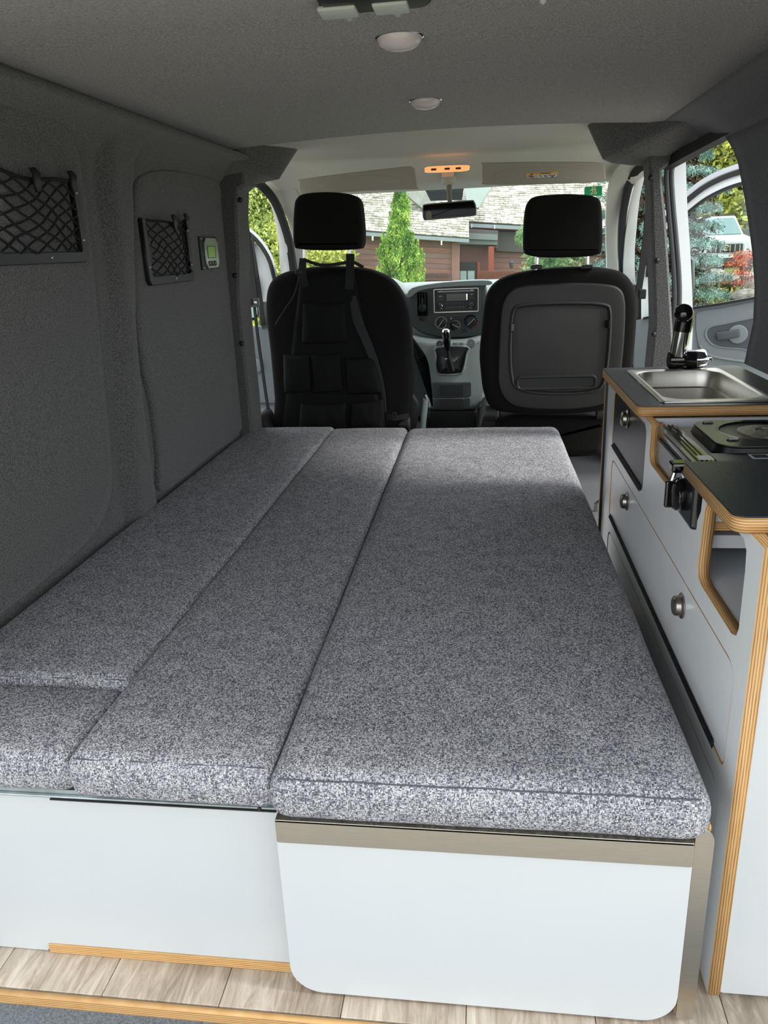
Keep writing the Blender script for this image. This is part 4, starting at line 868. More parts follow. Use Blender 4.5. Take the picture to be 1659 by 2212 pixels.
GL = thing('gear_lever', 'black gear lever with chrome-capped knob rising from the console', 'gear lever', tuple(at(970, 795, y=3.33)))
MB().tube([at(975, 800, y=3.34), at(968, 772, y=3.315), at(966, 748, y=3.30)], [.016, .011, .008], 12).build('shaft', BLACKP, GL, smooth=True)
MB().lathe(at(967, 775, y=3.316), (0, -.1, 1), [(.011, 0), (.011, .004)], 16).build('chrome_collar', CHROME, GL, smooth=True)
MB().tube([at(967, 756, y=3.30), at(965, 738, y=3.295), at(964, 722, y=3.29), at(963, 713, y=3.288)], [.011, .0165, .020, .016], 16).build('knob', BLACKG, GL, smooth=True)
MB().lathe(at(963, 716, y=3.288), (0, -.1, 1), [(.0185, 0), (.0165, .006), (.010, .011), (.001, .012)], 18, False).build('knob_cap', CHROME, GL, smooth=True)
# steering wheel behind the driver seat, instrument hood
SW = thing('steering_wheel', 'pale grey rim of the steering wheel just visible behind the left front seat', 'steering wheel', (-.57, 3.40, .72))
cen = Vector((-.575, 3.36, .735)); ax = Vector((0, -.90, .42)).normalized(); u_ = Vector((1, 0, 0)); v_ = ax.cross(u_)
MB().rings([[cen+(u_*math.cos(t)+v_*math.sin(t))*(.19+.014*math.cos(s))+ax*.014*math.sin(s) for s in [2*math.pi*k/8 for k in range(8)]] for t in [2*math.pi*k/40 for k in range(41)]], cap=False).build('rim', DASHM, SW, smooth=True)
for a in (0, 180, 270): d = u_*math.cos(math.radians(a))+v_*math.sin(math.radians(a)); MB().strip([cen+d*.04, cen+d*.185], .04, .015, ax).build('spoke', BLACKP, SW, bevel=.004)
MB().lathe(cen-ax*.02, ax, [(.07, 0), (.075, .02), (.06, .035), (.01, .04)], 24).build('hub', BLACKP, SW, smooth=True)
MB().cyl(cen-ax*.02, cen-ax*.25, .03).build('column', BLACKP, SW)
q = at(878, 680, y=3.42); MB().tube([cen-ax*.10, (q.x-.05, 3.44, q.z), q], .008, 8).lathe(q, (1, 0, 0), [(.010, -.01), (.012, 0), (.010, .008), (.002, .010)], 12).build('stalk', mat('grey_stalk_tip', (120, 122, 122), .4), SW, smooth=True)
mb = MB(); loft(mb, smooth_poly(pxl([(740, 640), (760, 612), (820, 600), (860, 612), (876, 640), (880, 690), (745, 690)], 3.52), 3), [(0, 3.66), (0, 3.535), (.01, 3.52)], f); mb.build('instrument_hood', DASHL, B, smooth=True)

# ------------------------------------------------------------------ visors, mirror, lamp, stickers
def visor(px, label, name='sun_visor'):
    P = smooth_poly(pxl(px, 3.16), 2); c = sum(P, Vector((0, 0)))/len(P)
    t = thing(name, label, 'sun visor', (c.x, 3.16, c.y), 'sun visors'); mb = MB()
    loft(mb, P, [(.003, 3.146), (.001, 3.148), (0, 3.152), (0, 3.162), (.002, 3.165)], f); mb.build('board', VISOR, t, smooth=True)
    return t, c
v1, c = visor([(648, 392), (655, 387), (760, 373), (850, 363), (888, 360), (898, 372), (902, 404), (895, 409), (800, 412), (700, 419), (652, 422)], 'plain grey sun visor above the left front seat')
P = smooth_poly(pxl([(690, 400), (730, 386), (800, 378), (850, 381), (868, 390), (840, 402), (770, 409), (710, 412)], 3.16), 4); mb = MB(); loft(mb, P, [(0, 3.1465), (.0015, 3.1445), (.003, 3.1440)], f); mb.build('cover_flap', VISOR, v1, smooth=True)
v2, c = visor([(1042, 356), (1050, 352), (1150, 350), (1250, 350), (1296, 352), (1305, 362), (1307, 386), (1300, 393), (1240, 396), (1140, 399), (1050, 399), (1042, 392)], 'grey sun visor with airbag warning label above the right front seat')
P = smooth_poly(pxl([(1065, 380), (1085, 368), (1140, 361), (1210, 361), (1260, 367), (1282, 377), (1255, 387), (1190, 394), (1120, 396), (1080, 391)], 3.16), 4); mb = MB(); loft(mb, P, [(0, 3.1465), (.0015, 3.1445), (.003, 3.1440)], f); mb.build('cover_flap', VISOR, v2, smooth=True)
la = pr(1137, 370.5, 1205.5, 386, 3.14)
LB = plate('warning_label', [rrect(la[0], la[1], la[2], la[3], .001, 2)], 'y', 3.1420, 3.1434, mat('label_white', (240, 240, 236), .5), v2)
def lrect(u0, v0, u1, v1, nm, col, dep=3.1414):
    plate(nm, [[(la[0]+(la[1]-la[0])*u0, la[3]-(la[3]-la[2])*v1), (la[0]+(la[1]-la[0])*u1, la[3]-(la[3]-la[2])*v1), (la[0]+(la[1]-la[0])*u1, la[3]-(la[3]-la[2])*v0), (la[0]+(la[1]-la[0])*u0, la[3]-(la[3]-la[2])*v0)]], 'y', dep, 3.1419, MATC(col), LB)
_mc = {}
def MATC(c):
    if c not in _mc: _mc[c] = mat('print_%d_%d_%d' % c, c, .5)
    return _mc[c]
lrect(.01, .02, .99, .36, 'label_header', (244, 180, 40), 3.1413)
for u in (.01, .32, .65, .98): lrect(u, .36, u+.012, .98, 'label_rule', (60, 60, 58))
lrect(.01, .95, .99, .99, 'label_rule', (60, 60, 58))
hh = la[3]-la[2]; ww = la[1]-la[0]
text('label_text', 'AIRBAG', hh*.36, face_y((la[0]+ww*.61, 3.1410, la[3]-hh*.20)) @ Matrix.Scale(1.7, 4, (1, 0, 0)), MATC((30, 28, 22)), LB)
plate('label_triangle', [[(la[0]+ww*.12, la[3]-hh*.32), (la[0]+ww*.22, la[3]-hh*.32), (la[0]+ww*.17, la[3]-hh*.08)]], 'y', 3.1409, 3.1412, MATC((30, 28, 22)), LB)
cc = Vector((la[0]+ww*.165, la[3]-hh*.66)); el = lambda rx, rz: [Vector((cc.x+rx*math.cos(a), cc.y+rz*math.sin(a))) for a in [2*math.pi*k/24 for k in range(24)]]
plate('label_symbol', [el(ww*.125, hh*.26), el(ww*.10, hh*.20)], 'y', 3.1410, 3.1418, MATC((200, 40, 50)), LB)
MB().strip([(cc.x-ww*.08, 3.1412, cc.y+hh*.16), (cc.x+ww*.08, 3.1412, cc.y-hh*.16)], .0022, .0006, (0, 1, 0)).build('label_symbol', MATC((200, 40, 50)), LB)
MB().strip([(cc.x-ww*.06, 3.1411, cc.y-hh*.02), (cc.x-ww*.01, 3.1411, cc.y+hh*.06), (cc.x+ww*.05, 3.1411, cc.y-hh*.04)], .0035, .0006, (0, 1, 0)).build('label_symbol', MATC((50, 50, 52)), LB)
MB().strip([(la[0]+ww*.38, 3.1411, la[3]-hh*.62), (la[0]+ww*.45, 3.1411, la[3]-hh*.55), (la[0]+ww*.50, 3.1411, la[3]-hh*.68), (la[0]+ww*.44, 3.1411, la[3]-hh*.78)], .0018, .0006, (0, 1, 0)).strip([(la[0]+ww*.57, 3.1411, la[3]-hh*.60), (la[0]+ww*.63, 3.1411, la[3]-hh*.80)], .004, .0006, (0, 1, 0)).build('label_symbol', MATC((50, 50, 52)), LB)
MB().strip([(la[0]+ww*.74, 3.1411, la[3]-hh*.50), (la[0]+ww*.74, 3.1411, la[3]-hh*.70)], .005, .0006, (0, 1, 0)).strip([(la[0]+ww*.89, 3.1411, la[3]-hh*.50), (la[0]+ww*.89, 3.1411, la[3]-hh*.70)], .005, .0006, (0, 1, 0)).strip([(la[0]+ww*.78, 3.1411, la[3]-hh*.52), (la[0]+ww*.82, 3.1411, la[3]-hh*.70), (la[0]+ww*.86, 3.1411, la[3]-hh*.52)], .0016, .0006, (0, 1, 0)).strip([(la[0]+ww*.79, 3.1411, la[3]-hh*.85), (la[0]+ww*.85, 3.1411, la[3]-hh*.85)], .003, .0006, (0, 1, 0)).build('label_symbol', MATC((50, 50, 52)), LB)
# reading lamp with orange light
RL = thing('reading_light', 'slim reading light glowing orange above the mirror', 'reading light', tuple(at(966, 365, y=3.15)))
P = smooth_poly(pxl([(918, 368), (922, 361), (965, 358), (1010, 357), (1014, 362), (1008, 368), (965, 371), (922, 372)], 3.14), 3)
mb = MB(); loft(mb, P, [(.001, 3.130), (0, 3.134), (0, 3.16)], f); mb.build('lens', mat('amber_lit_lens', (255, 170, 105), .4, emit=.6), RL, smooth=True)
for a, b in ((937, 366.5), (966, 365), (990, 364)): q = at(a, b, y=3.128); MB().box(q.x-.010, q.x+.010, 3.122, 3.130, q.z-.003, q.z+.004).build('switch', MATC((70, 50, 40)), RL, bevel=.002)
q = at(967, 378, y=3.2); MB().box(q.x-.024, q.x+.024, 3.19, 3.22, q.z-.009, q.z+.009).build('sensor_cover', HEADL, RL, bevel=.004)
# rear-view mirror
RM = thing('rear_view_mirror', 'rear-view mirror hanging from the windscreen header', 'mirror', tuple(at(970, 454, y=3.35)))
P = smooth_poly(pxl([(913, 465), (913, 447), (919, 441), (960, 437), (1015, 432.5), (1024, 434), (1029, 446), (1029, 461), (1023, 467), (970, 472), (921, 476), (915, 473)], 3.35), 4)
mb = MB(); loft(mb, P, [(.002, 3.338), (0, 3.341), (.002, 3.362), (.012, 3.372)], f); mb.build('housing', mat('warm_grey_plastic', (120, 116, 108), .5), RM, smooth=True)
mb = MB(); loft(mb, inset(P, .005), [(0, 3.3378), (0, 3.3365)], f); mb.build('mirror_glass', mat('mirror_glass', (30, 30, 30), .03, metal=1), RM)
mb = MB(); mb.tube([at(971, 396, y=3.34), at(970, 415, y=3.35), at(972, 440, y=3.36)], [.012, .010, .009], 10).build('stem', mat('warm_grey_stem', (136, 131, 121), .6), RM, smooth=True)
q = at(969, 398, y=3.33); MB().lathe((q.x, 3.34, q.z+.015), (0, -.3, -1), [(.03, -.01), (.03, .004), (.024, .014), (.012, .018)], 20).build('mount', HEADL, RM, smooth=True)
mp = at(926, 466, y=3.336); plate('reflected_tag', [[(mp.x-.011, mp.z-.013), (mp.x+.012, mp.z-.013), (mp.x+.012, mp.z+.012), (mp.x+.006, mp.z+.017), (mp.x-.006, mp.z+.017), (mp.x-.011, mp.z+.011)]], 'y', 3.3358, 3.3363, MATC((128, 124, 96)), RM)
# green windscreen sticker
q = at(1282, 412, y=3.46); GS = thing('toll_sticker', 'small green sticker with tree and number 26 on the windscreen', 'sticker', tuple(q))
plate('sticker_sheet', [rrect(q.x-.036, q.x+.034, q.z-.020, q.z+.017, .005)], 'y', 3.459, 3.460, mat('sticker_green', (20, 168, 110), .45), GS)
YEL = MATC((236, 240, 170))
text('sticker_number', '26', .024, face_y((q.x+.001, 3.4585, q.z-.006)) @ Matrix.Scale(1.15, 4, (1, 0, 0)), YEL, GS)
mb = MB()
for k in range(3): mb.add([(q.x-.013+.003*k, 3.4584, q.z+.002+.006*k), (q.x+.013-.003*k, 3.4584, q.z+.002+.006*k), (q.x, 3.4584, q.z+.012+.005*k)], [(0, 1, 2)])
mb.build('sticker_tree', YEL, GS)

# ------------------------------------------------------------------ open front doors
def door(side):
    s = side
    if s > 0: p0 = Vector((.72, 3.72, .8)); dr = Vector((.93, -.36, 0)).normalized()
    else: p0 = Vector((-1.0, 3.72, .8)); dr = Vector((-.90, -.43, 0)).normalized()
    n = Vector((0, 0, 1)).cross(dr).normalized()
    if n.y > 0: n = -n
    return p0, dr, n
p0, dr, dn = door(1)
DR = thing('open_front_door', 'open front passenger door seen through the sliding door opening', 'car door', tuple(p0))
def dp(px, off=0):
    return [onplane(a, b, p0+dn*off, dn) for a, b in px]
ex1 = [(1395, 560), (1402, 505), (1418, 480), (1462, 440), (1490, 415), (1522, 391), (1562, 371), (1605, 357), (1660, 345)]
def dstrip(pts, w_, t_, off, name, m, par, n_, **kw): return MB().strip(smooth_poly(dp(pts, off), 4, False), w_, t_, n_).build(name, m, par, smooth=True, **kw)
dstrip(ex1, .020, .03, .0, 'outer_frame', mat('silver_grey_frame', (190, 192, 196), .4), DR, dn)
dstrip([(a+2, b+13) for a, b in ex1], .020, .034, .01, 'door_seal', RUBBER, DR, dn)
dstrip([(a+3, b+26) for a, b in ex1], .030, .03, .0, 'inner_frame', PAINT, DR, dn)
dstrip([(a+4, b+38) for a, b in ex1], .012, .034, .008, 'glass_run', RUBBER, DR, dn)
def dsheet(px, off, th, name, m, par, **kw):
    P = dp(px, off); mb = MB(); k = len(P); mb.rings([P, [p-dn*th for p in P]]); return mb.build(name, m, par, **kw)
dsheet([(1400, 550), (1425, 505), (1495, 445), (1560, 400), (1640, 375), (1660, 640), (1490, 668), (1400, 690)], -.012, .004, 'glass', GLASS, DR)
dsheet([(1385, 600), (1400, 540), (1418, 530), (1424, 690), (1385, 700)], .0, .02, 'corner_trim', PAINT, DR)
dsheet([(1366, 694), (1440, 676), (1500, 664), (1560, 654), (1610, 645), (1665, 635), (1675, 1000), (1366, 1000)], .01, .05, 'door_panel', DASHM, DR, bevel=.008)
dstrip([(1390, 688), (1490, 667), (1560, 656), (1650, 640)], .010, .02, .022, 'belt_seal', RUBBER, DR, dn)
pn = smooth_poly([(1510, 673), (1560, 665), (1665, 648), (1665, 690), (1665, 850), (1530, 850), (1515, 780), (1505, 720), (1504, 690)], 4)
Q = [onplane(p.x, p.y, p0+dn*.0, dn) for p in pn]; MB().rings([[p+dn*o_ for p in Q] for o_ in (.010, .016)]).build('trim_insert', DASHM, DR, bevel=.003)
hs = smooth_poly([(1522, 720), (1532, 705), (1570, 697), (1640, 682), (1665, 678), (1665, 760), (1600, 754), (1552, 750), (1530, 738)], 4)
Q = [onplane(p.x, p.y, p0, dn) for p in hs]; c_ = sum(Q, Vector())/len(Q)
mb = MB(); mb.rings([[(c_+(p-c_)*k_)+dn*o_ for p in Q] for k_, o_ in ((1.0, .0165), (.97, .021), (.93, .021), (.90, .017))], cap=False); mb.build('handle_surround', DASHM, DR, smooth=True)
mb = MB(); mb.rings([[(c_+(p-c_)*k_)+dn*o_ for p in Q] for k_, o_ in ((.91, .0162), (.90, .0172))]); mb.build('handle_recess', DASHK, DR)
q = onplane(1594, 722, p0+dn*.018, dn); MB().lathe(q, dn, [(.040, 0), (.040, .006), (.036, .010), (.030, .0105)], 28).build('handle_bezel', DASHM, DR, smooth=True)
hh_ = [onplane(a, b, p0+dn*.03, dn) for a, b in ((1548, 727), (1570, 724), (1598, 719))]; MB().strip(hh_, [.034, .036, .034], .016, dn).build('door_handle', DASHK, DR, bevel=.006, seg=3, smooth=True)
dstrip([(1512, 745), (1530, 765), (1565, 774), (1610, 780), (1640, 782)], .008, .01, .022, 'pocket_line', DASHL, DR, dn)
# door mirror outside the glass
Q = dp([(1484, 560), (1490, 556), (1496, 562), (1496, 620), (1492, 650), (1484, 660)], -.14); MB().rings([Q, [p-dn*.08 for p in Q]]).build('door_mirror', BLACKP, DR, bevel=.006, smooth=True)
# driver door
p0, dr, dn = door(-1)
DL = thing('open_front_door', 'open driver door seen past the left door post', 'car door', tuple(p0))
ex = [(505, 478), (530, 491), (552, 508), (572, 532), (585, 556), (593, 585), (600, 625), (604, 680)]
dstrip(ex, .012, .03, .0, 'outer_frame', mat('silver_grey_frame', (206, 208, 210), .35), DL, dn)
dstrip([(a-3, b+7) for a, b in ex], .014, .034, .012, 'door_seal', RUBBER, DL, dn)
dsheet([(500, 498), (528, 508), (548, 521), (568, 545), (580, 570), (590, 610), (596, 650), (600, 700), (567, 700), (556, 610), (544, 535), (535, 522), (500, 505)], .004, .02, 'corner_panel', PAINT, DL)
dstrip([(540, 518), (548, 560), (556, 610), (563, 660), (567, 702)], .022, .03, .014, 'glass_run', RUBBER, DL, dn)
dsheet([(500, 505), (538, 520), (566, 700), (500, 700)], -.01, .004, 'glass', GLASS, DL)
dsheet([(500, 702), (540, 704), (575, 706), (612, 712), (625, 800), (630, 1000), (480, 1000)], .012, .05, 'door_panel', DASHM, DL, bevel=.006)
dsheet([(558, 652), (580, 652), (590, 705), (566, 710)], .02, .02, 'mirror_corner_trim', DASHK, DL)
dstrip([(480, 868), (560, 871), (625, 873)], .006, .01, .018, 'trim_line', DASHK, DL, dn)
q = onplane(552, 790, p0+dn*.02, dn); MB().lathe(q, dn, [(.035, 0), (.032, .008), (.012, .012)], 20).build('window_winder', DASHL, DL, smooth=True)
Q = dp([(524, 602), (550, 598), (557, 610), (560, 680), (553, 692), (528, 692)], -.20); MB().rings([Q, [p-dn*.06 for p in Q]]).build('door_mirror', BLACKP, DL, bevel=.006, smooth=True)
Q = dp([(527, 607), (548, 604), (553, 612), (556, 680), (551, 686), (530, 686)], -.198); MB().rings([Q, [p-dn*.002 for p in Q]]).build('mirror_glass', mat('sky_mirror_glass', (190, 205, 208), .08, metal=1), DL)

# ------------------------------------------------------------------ outside: ground, house, trees, car
def foliage(mb_pts, size, name, m, par, kind=None, up=0., asp=2.2):
    """cloud of small leaf blades at given points: arrays (n,3), size, direction bias"""
    P = np.asarray(mb_pts); n = len(P); d = RNG.normal(size=(n, 3)); d[:, 2] += up; d /= np.linalg.norm(d, axis=1)[:, None]
    e = np.cross(d, RNG.normal(size=(n, 3))); e /= np.linalg.norm(e, axis=1)[:, None]
    s = size*RNG.uniform(.6, 1.4, (n, 1)); a = d*s*asp/2; b = e*s/2
    V = np.empty((n, 4, 3)); V[:, 0] = P-a; V[:, 1] = P+b; V[:, 2] = P+a; V[:, 3] = P-b
    V = V.reshape(-1, 3)-np.array(ORG.get(par, Vector((0, 0, 0))))
    me = bpy.data.meshes.new(name); me.vertices.add(4*n); me.vertices.foreach_set('co', V.ravel()); me.loops.add(4*n); me.loops.foreach_set('vertex_index', np.arange(4*n)); me.polygons.add(n)
    me.polygons.foreach_set('loop_start', np.arange(0, 4*n, 4)); me.polygons.foreach_set('loop_total', np.full(n, 4)); me.update(calc_edges=True)
    o = link(name, me, m, par)
    if kind: o['kind'] = kind
    return o
BARK = mat('bark', (84, 72, 62), .9, noise=.3, nscale=12)
def tree(x, y, z0, h, r, n, size, m, label, group=None, name='tree', trunk=True, blobs=26):
    t = thing(name, label, 'tree', (x, y, z0), group)
    pts = []
    for k in range(blobs):
        c = np.array([x, y, z0+h*.55])+np.array([RNG.uniform(-1, 1)*r*.75, RNG.uniform(-1, 1)*r*.6, RNG.uniform(-.48, .42)*h]); br = r*RNG.uniform(.25, .5)
        q = RNG.normal(size=(n//blobs, 3)); q /= np.linalg.norm(q, axis=1)[:, None]; pts.append(c+q*br*RNG.uniform(.55, 1.05, (n//blobs, 1)))
    foliage(np.concatenate(pts), size, 'leaves', m, t, 'stuff')
    if trunk: MB().tube([(x, y, z0), (x+.1, y, z0+h*.4), (x-.1, y, z0+h*.9)], [r*.07, r*.05, .02], 8).build('trunk', BARK, t, smooth=True)
    return t
GRASS = mat('lawn', (124, 134, 74), .9, dark=(88, 98, 52), nscale=2.5, bump=.5, bscale=20)
DRIVE = mat('gravel_drive', (150, 146, 138), .9, noise=.15, nscale=15, bump=.4, bscale=60)
def gz(x, y):
    z = -.56
    if y > 8: z += (min(y, 26)-8)*.018
    return z
mb = MB(); gx = np.linspace(-40, 40, 41); gy = np.linspace(-20, 60, 41); mb.rings([[(x, y, gz(x, y)) for x in gx] for y in gy], closed=False); o = mb.build('ground', GRASS, smooth=True); o['kind'] = 'structure'; tag(o, 'grassy ground around the van')
mb = MB(); mb.rings([[(x, y, gz(x, y)+.02) for x in np.linspace(-6, 4, 10)] for y in np.linspace(-12, 12, 20)], closed=False); o = mb.build('driveway', DRIVE); o['kind'] = 'structure'; tag(o, 'pale driveway the van is parked on')

# house
H = thing('house', 'brown log-clad house with pale mossy shingle roof ahead of the van', 'house', (-.5, 27, -.3))
PLK = [mat('brown_stained_cladding_%d' % k, c, .75, noise=.12, nscale=3, aniso=(.3, 1, 3)) for k, c in enumerate(((146, 112, 102), (138, 108, 100), (156, 114, 98), (144, 118, 110)))]  # brown stain, lightened to imitate haze from the windscreen glass
SHM = [mat('weathered_shingle_%d' % k, c, .9, noise=.32, nscale=7) for k, c in enumerate(((176, 174, 160), (160, 158, 146), (190, 188, 176), (148, 147, 134), (204, 204, 192)))]
GUT = mat('grey_metal_gutter', (150, 162, 164), .4, metal=.4)
def quadroof(c00, c10, c11, c01, rows, cols, name, left=300, lichen=True):
    """c00,c10 eave left/right, c01,c11 top; shingles laid as separate boards, rows overlap"""
    nrm = (c10-c00).cross(c01-c00).normalized()
    if nrm.y > 0: nrm = -nrm
    cnt = 0; rest = MB(); mi = []
    for j in range(rows):
        v0, v1 = j/rows, min(1, (j+1.25)/rows); off = random.random()
        i = 0; u = -off/cols
        while u < 1:
            wv = random.uniform(.75, 1.3)/cols; a, b = max(0, u)+.0006, min(1, u+wv)-.0006; u += wv
            if b-a < .004: continue
            lift0, lift1 = .022+random.uniform(0, .012), .004; jag = random.uniform(-.25, .15)/rows if j else 0
            def Pt(uu, vv, l): return (c00*(1-uu)+c10*uu)*(1-vv)+(c01*(1-uu)+c11*uu)*vv+nrm*l
            top_ = [Pt(a, v0+jag, lift0), Pt(b, v0+jag, lift0), Pt(b, v1, lift1), Pt(a, v1, lift1)]; bo = [p-nrm*.02 for p in top_]
            V = top_+bo; Fc = [(0,1,2,3),(7,6,5,4),(0,4,5,1),(1,5,6,2),(2,6,7,3),(3,7,4,0)]
            if cnt < left: MB().add(V, Fc).build('shingle', random.choice(SHM), H)
            else: rest.add(V, Fc); mi.append(random.randrange(5))
            cnt += 1
    if rest.v:
        o = rest.build('shingles', SHM[0], H); o['kind'] = 'stuff'
        for m_ in SHM[1:]: o.data.materials.append(m_)
        o.data.polygons.foreach_set('material_index', np.repeat(mi, 6).astype(np.int32))
    return cnt
E0 = at(560, 483, y=25.6); E1 = at(1013, 514, y=25.6); T1 = at(1004, 474, y=26.8); T0 = at(560, 376, y=29.5); T1b = at(1013, 398, y=29.5)
MB().rings([[E0, E1, T1b, T0], [p+Vector((0, .12, -.12)) for p in (E0, E1, T1b, T0)]]).build('roof_deck', mat('roof_board', (110, 106, 96), .9), H)
n1 = quadroof(E0, E1, T1b, T0, 23, 40, 'left', 180)
F0 = at(925, 474, y=28.5); F1 = at(1420, 503, y=28.5); F2 = at(1420, 376, y=33); F3 = at(925, 385, y=33)
MB().rings([[F0, F1, F2, F3], [p+Vector((0, .12, -.12)) for p in (F0, F1, F2, F3)]]).build('roof_deck', mat('roof_board_b', (110, 106, 96), .9), H)
quadroof(F0, F1, F2, F3, 23, 42, 'right', 120)
def hbox(px0, py0, px1, py1, y, d, name, m, par=H, **kw):
    a = at(px0, py1, y=y); b = at(px1, py0, y=y); a2 = at(px0, py0, y=y); b2 = at(px1, py1, y=y)
    fr = [a, b2, b, a2]; return MB().rings([fr, [p+Vector((0, d, 0)) for p in fr]]).build(name, m, par, **kw)
def hline(x0, y0, x1, y1, th, y, d, name, m, par=H):
    P = [at(x0, y0+th, y=y), at(x1, y1+th, y=y), at(x1, y1, y=y), at(x0, y0, y=y)]; return MB().rings([P, [p+Vector((0, d, 0)) for p in P]]).build(name, m, par)
# siding planks, each its own board
for k in range(12):
    ya = 492+k*11.5
    hline(560, ya, 982, ya+22, 11.0, 26.0+.01*(k % 2), .06, 'cladding_board', PLK[k % 4])
    hline(982, ya+14, 1420, ya+33, 11.0, 28.9+.01*(k % 2), .06, 'cladding_board', PLK[(k+1) % 4])
MB().add([at(540, 470, y=26.2), at(985, 500, y=26.2), at(985, 680, y=26.2), at(540, 680, y=26.2)], [(0, 1, 2, 3)]).add([at(960, 480, y=29.2), at(1440, 500, y=29.2), at(1440, 680, y=29.2), at(960, 680, y=29.2)], [(0, 1, 2, 3)]).build('wall', PLK[1], H)
hline(560, 486, 1013, 516, 8, 25.45, .14, 'gutter', GUT); hline(925, 478, 1420, 503, 8, 28.3, .14, 'gutter', GUT)
hline(1003, 487, 1420, 508, 5, 28.5, .2, 'fascia_board', mat('red_brown_fascia', (142, 78, 60), .7))
for a in (650, 803, 952): hbox(a, 494+(a-560)*.065, a+3, 504+(a-560)*.065, 25.35, .1, 'gutter_bracket', MATC((206, 212, 212)))
for a in (1017, 1067, 1200, 1300): hbox(a, 482+(a-1000)*.05, a+3, 491+(a-1000)*.05, 28.2, .1, 'gutter_bracket', MATC((206, 212, 212)))
DKW = mat('dark_grey_board', (94, 92, 90), .85)  # darker grey than the cladding around it
hline(1012, 494, 1076, 498, 38, 28.0, .3, 'porch_wall', mat('porch_grey', (98, 92, 90), .8))
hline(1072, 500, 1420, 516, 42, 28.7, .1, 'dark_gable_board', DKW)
hline(1004, 503, 1075, 506, 13, 27.6, .8, 'porch_roof', mat('porch_roof_grey', (128, 140, 136), .7))
hline(993, 517, 1074, 519, 10, 27.7, .6, 'porch_beam', mat('porch_beam_grey', (120, 132, 130), .7))
hbox(976, 520, 992, 640, 25.9, .25, 'corner_post', PLK[0]); hbox(1055, 532, 1067, 640, 27.7, .25, 'porch_post', mat('red_brown_post', (160, 88, 66), .7))
hbox(990, 530, 1055, 640, 28.2, .1, 'porch_wall', mat('mauve_brown_wall', (138, 104, 96), .75))
wn = hbox(993, 566, 1030, 640, 28.0, .08, 'window', mat('dark_window_frame', (54, 58, 58), .5))
hbox(994, 584, 1025, 606, 27.95, .03, 'pane', mat('sky_reflecting_pane', (190, 214, 216), .15), wn); hbox(1008.5, 583, 1010.5, 606, 27.93, .02, 'glazing_bar', MATC((50, 54, 54)), wn); hbox(994, 582, 1025, 584.5, 27.93, .02, 'glazing_bar', MATC((50, 54, 54)), wn)
hbox(1031, 566, 1037, 640, 27.95, .1, 'window_jamb', mat('red_brown_jamb', (168, 92, 70), .7))
bl = hbox(900, 589, 975, 605, 25.85, .05, 'balustrade', PLK[1])
for k in range(14): hbox(905+5.1*k, 590, 907.4+5.1*k, 601, 25.75, .04, 'baluster', MATC((86, 62, 56)), bl)
b2_ = hbox(1038, 585, 1130, 600, 27.4, .05, 'balustrade', mat('orange_brown_rail', (150, 96, 72), .7))
for k in range(15): hbox(1041+5.6*k, 586, 1043.6+5.6*k, 597, 27.3, .04, 'baluster', MATC((110, 66, 52)), b2_)
q = at(1105, 571, y=27.3); LM = thing('wall_lantern', 'small dark lantern on the house wall left of the right headrest', 'lantern', tuple(q))
MB().lathe(q-Vector((0, 0, .12)), (0, 0, 1), [(.03, 0), (.07, .03), (.07, .16), (.09, .17), (.02, .24)], 10).build('cage', MATC((52, 60, 58)), LM, smooth=True); MB().cyl(q+Vector((0, 0, .1)), q+Vector((0, .3, .14)), .015).build('bracket', MATC((52, 60, 58)), LM)
# grey valley roof planes
P = [at(1002, 404, y=28.2), at(1066, 398, y=28.2), at(1034, 448, y=27.8), at(1012, 452, y=27.8)]; MB().rings([P, [p+Vector((0, .1, -.05)) for p in P]]).build('metal_valley', mat('pale_green_metal_roof', (150, 164, 158), .5, noise=.05, nscale=2), H)
P = [at(868, 410, y=27.6), at(932, 405, y=27.6), at(942, 438, y=27.2), at(915, 452, y=27.1), at(885, 428, y=27.4)]; MB().rings([P, [p+Vector((0, .1, -.05)) for p in P]]).build('roof_valley', mat('valley_shingle', (138, 142, 134), .9, noise=.15, nscale=4), H)  # slightly darker grey-green than the other shingles

# arborvitae in front of the house
def column_conifer():
    y = 11.0; top = at(865, 408, y=y); bot = at(858, 700, y=y); L = top.z-bot.z; cx = bot.x
    t = thing('conifer_shrub', 'bright green columnar conifer in front of the house wall', 'shrub', (cx, y, bot.z))
    prof = [(0, .33), (.34, .34), (.48, .29), (.60, .22), (.66, .12), (.70, .08), (.76, .12), (.88, .09), (.94, .045), (1, .01)]
    pts = []
    for k in range(260):
        v = RNG.uniform(0, 1)**.9; R = np.interp(v, [p[0] for p in prof], [p[1] for p in prof])*.95; a = RNG.uniform(0, 2*math.pi); rr = R*RNG.uniform(.5, 1)
        c = np.array([cx+(top.x-cx)*v+rr*math.cos(a), y+rr*math.sin(a)*.8, bot.z+L*v*.96]); m = 120
        tt = RNG.uniform(0, 1, (m, 1)); w = .034*(1-tt)+.003; up = np.array([rr*.25*math.cos(a), 0, .20])
        pts.append(c+up*tt+RNG.normal(size=(m, 3))*w*np.array([1, 1, .5]))
    P = np.concatenate(pts)
    foliage(P, .013, 'foliage', leaf_mat('arborvitae_green', (176, 206, 96), (78, 118, 48), (122, 164, 66), 4), t, 'stuff', up=1.6, asp=3)
    MB().tube([(cx, y, bot.z), ((cx+top.x)/2, y, (bot.z+top.z)/2), tuple(top-Vector((0, 0, .15)))], [.05, .03, .006], 8).build('trunk', BARK, t, smooth=True)
column_conifer()
